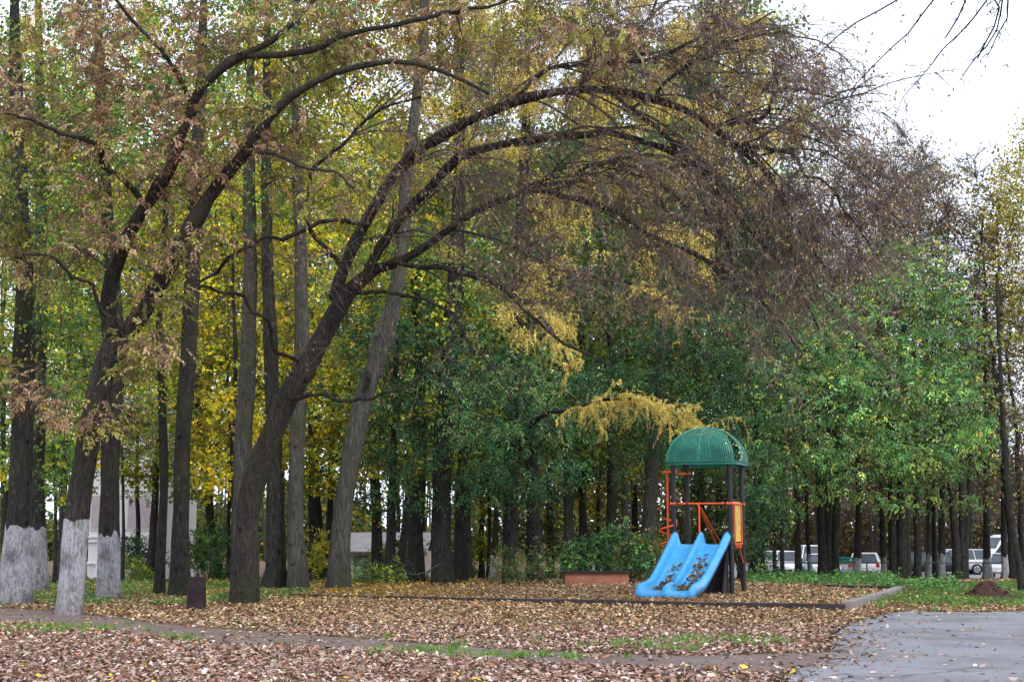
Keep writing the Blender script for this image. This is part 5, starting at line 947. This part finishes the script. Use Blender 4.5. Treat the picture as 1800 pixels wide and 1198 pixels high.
bush('bush', 'yellow-green bush in the gap between the two larch trunks', 835, 60, [(830, 975, 60, (.8, .7, .8)), (860, 960, 60, (.8, .6, .8)), (805, 985, 60, (.5, .5, .5))], 80, 28, [YG, YE, GRM], [2, 2, 2], .11, .08, 622)
bush('bush', 'dark shrub in the depth of the wood seen below the tower deck', 1240, 60, [(1215, 960, 60, (1.2, .8, .9)), (1270, 950, 60, (1.2, .8, 1.1)), (1180, 930, 62, (1, .8, 1)), (1250, 880, 62, (1.3, .9, .9))], 130, 30, [GRD, GRM, OL], [3, 2, 1], .12, .08, 623)
bush('bush', 'dark shrub in the depth of the wood behind the low leafy bush', 960, 60, [(940, 950, 60, (1.2, .8, .9)), (1000, 930, 62, (1.3, .8, 1)), (900, 930, 62, (1, .8, 1)), (960, 880, 64, (1.4, .9, .8))], 130, 30, [GRD, OL, YG], [3, 2, 1], .12, .08, 624)
def sapling(label, px, Y, h_px, wd, B, nanch, nleaf, cols, wts, L, W, seed, spread=(.2, .2, .14)):
    root, TP, TR = start_tree('sapling', label, [(px, 1016, wd), (px + 2, 1000 - h_px * .3, wd * .8), (px - 3, 1000 - h_px, wd * .4)], Y, 'D', None, seed, 14, .2, sides=8)
    crown(root, TP[4:], TR[4:], B, nanch, nleaf, cols, wts, L, W, spread, seed); return root
sapling('bright yellow maple sapling left of the arching tree', 408, 42, 260, 8, [(395, 830, 42, (.9, .8, .5), 1.4), (380, 860, 42, (.6, .6, .4)), (420, 740, 42, (.9, .9, .8)), (400, 690, 43, (.9, 1, .6), .6)], 46, 30, [YE, lin(216, 192, 50), YG], [3, 3, 1], .13, .11, 611)
sapling('green and yellow maple sapling at the foot of the left whitewashed trunks', 96, 40, 240, 7, [(90, 870, 40, (.6, .6, .4)), (75, 840, 40, (.6, .6, .5)), (110, 780, 40, (.8, .8, .7)), (80, 700, 40, (.9, .9, .8))], 70, 32, [GRM, GRL, YG, YE], [3, 3, 2, 1], .13, .11, 612)
sapling('yellow maple sapling hanging over the gap before the shed', 600, 50, 250, 8, [(560, 850, 50, (1.0, .8, .5)), (545, 800, 50, (1.1, 1, .7)), (580, 720, 50, (1.3, 1, 1)), (640, 880, 52, (.7, .7, .6)), (700, 900, 52, (1, .8, .5))], 90, 34, [YE, YG, GRM], [3, 2, 2], .14, .11, 613)
sapling('green sapling with small leaves in front of the white building', 215, 47, 300, 7, [(240, 780, 47, (1.2, 1, .8)), (220, 700, 47, (1.2, 1.1, 1)), (300, 760, 47, (1, 1, .9)), (260, 620, 47, (1.3, 1.2, 1.1)), (255, 860, 47, (.5, .5, .5), .5)], 110, 32, [YG, OL, GRL], [3, 2, 2], .11, .08, 614)
sapling('yellow-green sapling filling the gap between the two larch trunks', 858, 56, 300, 8, [(860, 860, 56, (1, 1, .9)), (850, 780, 56, (1.2, 1, 1)), (870, 700, 56, (1.2, 1, 1)), (820, 900, 56, (.7, .7, .6))], 90, 32, [YE, YG, GRL], [3, 2, 1], .14, .1, 615)
sapling('yellowing sapling in the depth of the wood above the rust-brown box', 1050, 66, 260, 7, [(1050, 880, 66, (1.6, 1.2, 1)), (1000, 850, 66, (1.4, 1.2, 1)), (1100, 850, 66, (1.4, 1.2, 1)), (960, 900, 66, (1, 1, .8))], 100, 30, [YE, OL, GRL, BRN], [2, 2, 1, 1], .16, .12, 616)
sapling('green sapling with drooping leaves right beside the tower', 1340, 46, 150, 8, [(1325, 930, 46, (.5, .7, .7)), (1345, 885, 46, (.8, .8, .6)), (1320, 970, 46, (.45, .6, .5)), (1372, 915, 46, (.5, .5, .35))], 64, 34, [GRM, GRD, GRL], [3, 2, 1], .12, .07, 617)

# branch tips of a tree that stands outside the picture to the right
b = np.array([9.2, 15.5, 0.0]); root = thing('overhanging_tree', 'bare dark branch tips hanging into the sky at the upper right', 'tree', b); rng = np.random.default_rng(71)
P = curve([(b[0], b[1], 0), (9.3, 15.4, 3), (9.1, 15.6, 6), (8.9, 15.4, 9.5), (9.0, 15.3, 12)], 26); g_, V = trunk_geo(P, np.linspace(.26, .1, 26), rng, 14, .35); g_.build('trunk', BARKD, root); nds = []
for q in ([(1795, -60), (1740, 0), (1690, 55), (1640, 110), (1590, 170)], [(1800, -40), (1765, 10), (1740, 70), (1690, 130)], [(1700, -60), (1640, 5), (1590, 60), (1530, 120), (1480, 175)], [(1650, -60), (1580, 0), (1500, 45), (1440, 95)], [(1800, -70), (1775, 0), (1768, 40), (1740, 90)], [(1740, -60), (1700, 0), (1660, 60)], [(1780, -50), (1755, 30), (1720, 100)]):
    pts = [np.r_[P[20 - int(rng.integers(0, 6))], .045]] + [np.r_[at(x, y, 14.5 + .2 * i), .012 * (1 - i * .16)] for i, (x, y) in enumerate(q)]; c = curve(pts, 26); c[1:, :3] += rng.normal(0, .012, (25, 3)); g = Geo(); g.tubes(c[:, :3], np.maximum(c[:, 3], .003), 6, col=lin(40, 36, 44)); g.build('branch', TWIG, root); nds.append(c[10:, :3])
pp = np.concatenate(nds); idx = rng.integers(0, len(pp), 320); tw = weep(rng, pp[idx], rng.normal(0, .6, (320, 3)) + [-.5, 0, -.6], rng.uniform(.1, .5, 320), 5, .1, .2); g = Geo(); g.tubes(tw, np.linspace(.004, .0025, 5)[None].repeat(320, 0), 3, col=lin(44, 38, 46)); g.build('twigs', TWIG, root, kind='stuff')
n = 130; q = tw[rng.integers(0, 320, n), rng.integers(2, 5, n)]; g = Geo(); g.leaves(q, nrm(rng.normal(0, .6, (n, 3)) + [0, 0, -.6]), unit(rng, n), rng.uniform(.025, .055, n), rng.uniform(.012, .03, n), pal(rng, n, [BRN, lin(90, 66, 58)], [1, 1])); g.build('crown', LEAFDRY, root, smooth=False)

# ------------------------------------------------------------------ plants of the ground
def patch(name, label, n, region, h, cols, wts, L, W, seed, mat=LEAF, Yfun=None):
    """low leafy plants in an image-like quadrilateral laid on the ground: region = (x0, x1, y0, y1) world or list of px corners"""
    rng = np.random.default_rng(seed); pg = np.array([gnd(*p)[:2] for p in region]); lo, hi = pg.min(0), pg.max(0); q = rng.uniform(lo, hi, (n * 4, 2)); q = q[inpoly(q, pg)][:n]; m = len(q)
    k = np.clip(wnoise(q[:, 0], q[:, 1], 1.6, seed) * .5 + .6, .15, 1.2); H = h * k * rng.uniform(.5, 1.1, m); P = []; D = []; own = []
    for j in range(9):
        t = (j + 1) / 9; a = rng.uniform(0, 6.28, m); P.append(np.c_[q + rng.normal(0, .04, (m, 2)), terr(q[:, 1]) + H * t]); D.append(np.c_[np.cos(a), np.sin(a), rng.uniform(-.4, .5, m)]); own.append(np.arange(m))
    P = np.concatenate(P); D = nrm(np.concatenate(D)); nn = len(P); c = pal(rng, nn, cols, wts, .2) * np.exp(rng.normal(0, .2, (m, 1)))[np.concatenate(own)]
    g = Geo(); st = np.stack([np.c_[q, terr(q[:, 1]) - .02], np.c_[q + rng.normal(0, .05, (m, 2)), terr(q[:, 1]) + H]], 1); g.tubes(st, np.full((m, 2), .004), 3, col=lin(70, 92, 46))
    g.leaves(P, D, nrm(rng.normal(0, .5, (nn, 3)) + [0, 0, .9]), rng.uniform(.6, 1.3, nn) * L, rng.uniform(.7, 1.3, nn) * W, c); o = g.build(name, mat, smooth=False, kind='stuff'); o['label'] = label; return o
patch('ground_plants', 'thick green nettles and weeds behind the sandpit', 2300, [(1308, 1026), (1308, 1014), (1420, 1014), (1500, 1016), (1590, 1024), (1690, 1036), (1690, 1046), (1590, 1040)], .44, [GRM, GRL, lin(92, 144, 78), GRD], [3, 3, 3, 1], .11, .065, 701)
patch('ground_plants', 'short green weeds spreading round the earth mound', 2400, [(1500, 1060), (1590, 1040), (1680, 1026), (1830, 1026), (1830, 1064), (1700, 1066)], .14, [GRM, GRL, YG], [3, 3, 1], .06, .035, 702)
patch('ground_plants', 'low green plants round the feet of the whitewashed trunks', 2300, [(-60, 1070), (-60, 1040), (160, 1026), (420, 1026), (560, 1040), (470, 1056), (330, 1066), (150, 1064)], .13, [GRM, lin(120, 146, 92), GRL, OL], [3, 3, 2, 1], .07, .045, 703)
patch('ground_plants', 'scattered green plants in the golden leaves under the left wood', 700, [(-60, 1030), (-60, 1016), (500, 1016), (700, 1024), (560, 1032)], .2, [GRM, YG, GRL], [2, 2, 2], .09, .06, 704)
patch('ground_plants', 'sparse green weeds between the shed and the sandpit', 500, [(620, 1022), (640, 1013), (1000, 1012.5), (1100, 1016), (860, 1018)], .25, [GRM, YG, GRL], [2, 2, 2], .10, .06, 705)
# grass tufts
rng = np.random.default_rng(81); GP, GH = [], []
for (x, y, rx, ry, n) in ((30, 1107, .8, .35, 900), (150, 1106, 1.0, .3, 1300), (90, 1112, .7, .3, 500), (295, 1121, .5, .18, 260), (345, 1124, .35, .15, 240), (700, 1149, .8, .2, 500), (770, 1146, .6, .2, 800), (905, 1156, .7, .18, 700), (1010, 1160, .5, .15, 250), (830, 1134, .25, .12, 120), (690, 1124, .14, .1, 90), (1070, 1137, .5, .3, 500), (1130, 1136, .5, .3, 700), (1180, 1142, .4, .2, 420), (1240, 1126, .8, .3, 1500), (1310, 1130, .6, .25, 700), (1215, 1146, .3, .12, 200), (1340, 1134, .3, .2, 300), (940, 1130, .3, .2, 120), (1410, 1060, 1.5, .5, 0), (1740, 1064, 2.4, .8, 1500), (1640, 1058, 2.2, .9, 1500), (1780, 1050, 2.0, 1.2, 1200), (1600, 1048, 1.6, 1.0, 800)):
    n = int(n * (.5 if y > 1070 else .5)); c = gnd(x, y); nc = max(3, n // 22); cn = c[:2] + rng.normal(0, .55, (nc, 2)) * [rx, ry * 2.2]; q = cn[rng.integers(0, nc, n)] + rng.normal(0, 1, (n, 2)) * .045; GP.append(q); GH.append(rng.uniform(.4, 1.1, n) * (.11 if y > 1070 else .15))
q = np.concatenate(GP); Hh = np.concatenate(GH); m = len(q); ok = ~inpoly(q, ROADPOLY); q, Hh = q[ok], Hh[ok]; m = len(q)
ta = rng.normal(0, .45, (m, 2)); a = rng.uniform(0, 6.28, m); wv = np.c_[np.cos(a), np.sin(a), np.zeros(m)] * .0055; b0 = np.c_[q, terr(q[:, 1]) + .0]; tp = b0 + np.c_[ta * Hh[:, None], Hh]; md_ = b0 * .5 + tp * .5 + np.c_[-ta * Hh[:, None] * .15, Hh * .12]
g = Geo(); V = np.stack([b0 - wv, b0 + wv, md_ + wv * .8, md_ - wv * .8, tp], 1); F4 = (np.arange(m) * 5)[:, None] + np.array([[0, 1, 2, 3]]); g.add(V, F4, np.repeat(pal(rng, m, [lin(92, 132, 56), lin(70, 112, 48), lin(132, 152, 74)], [3, 2, 2], .15), 5, 0)); g.f.setdefault(3, []).append((np.arange(m) * 5)[:, None] + np.array([[3, 2, 4]]))
o = g.build('grass', LEAF, smooth=False, kind='stuff'); o['label'] = 'short grass tufts along the path and the verge'

# ------------------------------------------------------------------ fallen leaves
rng = np.random.default_rng(91)
FRONT = [lin(164, 138, 126), lin(182, 160, 150), lin(142, 110, 96), lin(204, 188, 178), lin(112, 84, 74), lin(150, 102, 74), lin(146, 130, 102)]; FW = [4, 3.4, 4.5, 1.5, 3.4, 1.6, 1.4]
MIDC = [lin(186, 158, 120), lin(168, 134, 102), lin(136, 102, 80), lin(206, 186, 152), lin(142, 130, 86), lin(96, 72, 56), lin(168, 112, 62)]; MW = [4, 4, 4, 2.2, 2, 3, 1]
GOLD = [lin(196, 158, 70), lin(170, 130, 60), lin(132, 98, 56), lin(206, 178, 96), lin(120, 116, 62)]; GW = [4, 3, 3, 2, 1.5]
def scatter(n, y0, y1, margin):
    y = np.sqrt(rng.uniform(y0 ** 2, y1 ** 2, n)); x = rng.uniform(-1, 1, n) * (y * .39 + margin); return np.c_[x, y]
Q = np.concatenate([scatter(96000, 11.5, 22, 2.0), scatter(92000, 22, 36, 2.5), scatter(26000, 36, 52, 3), scatter(14000, 52, 84, 4)])
keep = rng.uniform(size=len(Q)); onp = inpoly(Q, PATHPOLY); onr = inpoly(Q, ROADPOLY); dn = .62 + .5 * wnoise(Q[:, 0], Q[:, 1], 1.1, 12)
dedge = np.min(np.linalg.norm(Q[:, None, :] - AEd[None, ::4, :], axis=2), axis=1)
pr = np.where(Q[:, 1] > 36, .9, np.clip(dn + .35, .35, 1)); pr = np.where(onp, .05 + .16 * (wnoise(Q[:, 0], Q[:, 1], 2.3, 13) > .55), pr); pr = np.where(onr, .012 + .55 * np.exp(-dedge / .28), pr)
rightgrass = (Q[:, 0] > 9.5 + (Q[:, 1] - 34) * .3) & (Q[:, 1] > 28) & (Q[:, 1] < 45); pr = np.where(rightgrass, pr * .6, pr); lotm = (Q[:, 0] > 6) & (Q[:, 1] > 75); pr = np.where(lotm, .02, pr)
Q = Q[keep < pr]; dedge = dedge[keep < pr]; n = len(Q); y = Q[:, 1]; jn = rng.normal(0, 2.0, n)
C_ = np.where((y + jn < 22.5)[:, None], pal(rng, n, FRONT, FW, .2), np.where(((y + jn > 33) & (Q[:, 0] < -1.5 + jn * .5))[:, None], pal(rng, n, GOLD, GW, .2), pal(rng, n, MIDC, MW, .2)))
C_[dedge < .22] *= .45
far_ = np.clip((y - 34) / 30, 0, 1); L = rng.uniform(.035, .092, n) * (1 + .9 * far_) * np.where(y < 20, .95, 1.0); tilt = np.where(rng.uniform(size=n) < .2, .6, .22)[:, None]
D = nrm(np.c_[rng.normal(size=(n, 2)), rng.normal(0, .25, n)]); N = nrm(rng.normal(0, 1, (n, 3)) * tilt + [0, 0, 1])
pit = inpoly(Q, np.array([c[:2] for c in C])); P = np.c_[Q, terr(y) + .012 + rng.uniform(0, .035, n) + np.where(pit, .05 * rng.uniform(0, 1, n), 0)]; P[inpoly(Q, ROADPOLY) | inpoly(Q, PATHPOLY), 2] = .014
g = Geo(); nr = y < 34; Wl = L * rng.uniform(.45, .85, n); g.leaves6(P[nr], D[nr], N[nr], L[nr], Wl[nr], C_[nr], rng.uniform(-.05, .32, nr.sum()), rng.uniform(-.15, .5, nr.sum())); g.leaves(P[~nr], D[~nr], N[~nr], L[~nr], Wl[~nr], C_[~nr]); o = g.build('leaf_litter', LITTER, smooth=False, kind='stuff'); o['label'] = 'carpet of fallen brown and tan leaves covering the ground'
# the nearest leaves, one by one: lobed maple and plain oval blades
def blade(kind, rng):
    if kind == 0: a = np.linspace(0, 2 * math.pi, 21)[:-1]; r = .5 * (.62 + .38 * np.abs(np.cos(a * 2.5)) ** .8) * (1 - .15 * np.cos(a)); x, y_ = r * np.cos(a), r * np.sin(a)
    else: a = np.linspace(0, 2 * math.pi, 13)[:-1]; x, y_ = .5 * np.cos(a), .27 * np.sin(a) * (1 - .25 * np.cos(a))
    z = .10 * np.abs(y_) * 2 + rng.normal(0, .025, len(a)) + .12 * x * x; V = np.concatenate([np.c_[x, y_, z], [[0, 0, -.02]]]); k = len(a); return V, [[i, (i + 1) % k, k] for i in range(k)]
MB = []
for i in range(18):
    g = Geo(); V, F_ = blade(i % 2, rng); g.add(V, F_, np.repeat(pal(rng, 1, FRONT + [lin(206, 170, 70)], FW + [.6], .15), len(V), 0)); MB.append(g.mesh('fallen_leaf', LITTER, None, False))
k = 0
while k < 270:
    p = scatter(1, 12.8, 16.2, .2)
    if inpoly(p, ROADPOLY)[0] and rng.uniform() < .9: continue
    o = bpy.data.objects.new('fallen_leaf', MB[int(rng.integers(0, 18))]); COL.objects.link(o); o.parent = ground; s_ = rng.uniform(.065, .115); o.location = (p[0, 0], p[0, 1], .045); o.scale = (s_,) * 3; o.rotation_euler = (rng.normal(0, .3), rng.normal(0, .3), rng.uniform(0, 6.28)); k += 1
# leaves caught on the roof of the tower
n = 26; a = rng.normal(-.5, .35, n); q = dome_pt(a, rng.uniform(.6, .98, n), .94, .84) @ Rz.T + np.array([4.895, 34.31, 0]); g = Geo(); g.leaves6(q, unit(rng, n), unit(rng, n), .055, .035, pal(rng, n, [STRAW, TA, BRN], [2, 2, 1])); o = g.build('roof_leaves', LITTER, smooth=False, kind='stuff'); o['label'] = 'dry leaves caught on the right side of the green mesh roof'
# fallen branches behind the sandpit
for lb, pts, r in (('long grey fallen branch lying behind the pale leaning trunk', [(655, 1014, 40), (690, 1008, 40), (725, 1010, 40), (760, 1002, 40.3)], .03), ('short broken branch propped beside the lone larch trunk', [(748, 1014, 40.2), (752, 1005, 40.2), (765, 996, 40.4), (778, 989, 40.6)], .035), ('split pale stick leaning on the box elder trunk', [(733, 1010, 42), (722, 990, 42), (716, 982, 42)], .03)):
    P = curve([at(*p) for p in pts], 16); P[:, 2] = np.maximum(P[:, 2], terr(P[:, 1]) + r * .5); g = Geo(); rg = np.random.default_rng(len(lb)); P[1:-1] += rg.normal(0, .012, P[1:-1].shape); g.tubes(P, np.linspace(r, r * .35, 16), 7); tw = weep(rg, P[[5, 8, 11]], rg.normal(0, .6, (3, 3)) + [0, 0, .4], np.array([.4, .5, .3]), 6, .05, .15); g.tubes(tw, np.linspace(.012, .004, 6)[None].repeat(3, 0), 4); tag(g.build('fallen_branch', BARKG), lb, 'branch')
# far wood closing the view
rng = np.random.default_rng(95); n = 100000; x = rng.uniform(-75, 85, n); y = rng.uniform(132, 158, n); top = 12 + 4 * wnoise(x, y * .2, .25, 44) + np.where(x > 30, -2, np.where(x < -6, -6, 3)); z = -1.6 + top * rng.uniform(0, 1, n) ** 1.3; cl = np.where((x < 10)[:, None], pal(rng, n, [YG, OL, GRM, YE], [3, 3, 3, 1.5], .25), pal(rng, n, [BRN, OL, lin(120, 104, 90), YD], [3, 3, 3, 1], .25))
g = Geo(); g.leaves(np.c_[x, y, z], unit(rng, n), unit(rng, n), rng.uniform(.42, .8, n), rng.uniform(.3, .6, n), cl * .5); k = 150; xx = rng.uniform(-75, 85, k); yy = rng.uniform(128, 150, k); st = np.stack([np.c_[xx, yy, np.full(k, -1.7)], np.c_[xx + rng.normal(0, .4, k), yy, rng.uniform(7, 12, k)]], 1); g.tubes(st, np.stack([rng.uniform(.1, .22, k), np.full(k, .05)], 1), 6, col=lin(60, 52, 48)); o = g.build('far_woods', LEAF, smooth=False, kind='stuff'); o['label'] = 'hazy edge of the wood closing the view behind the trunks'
for o in bpy.data.objects:
    if '_loc' in o: del o['_loc']
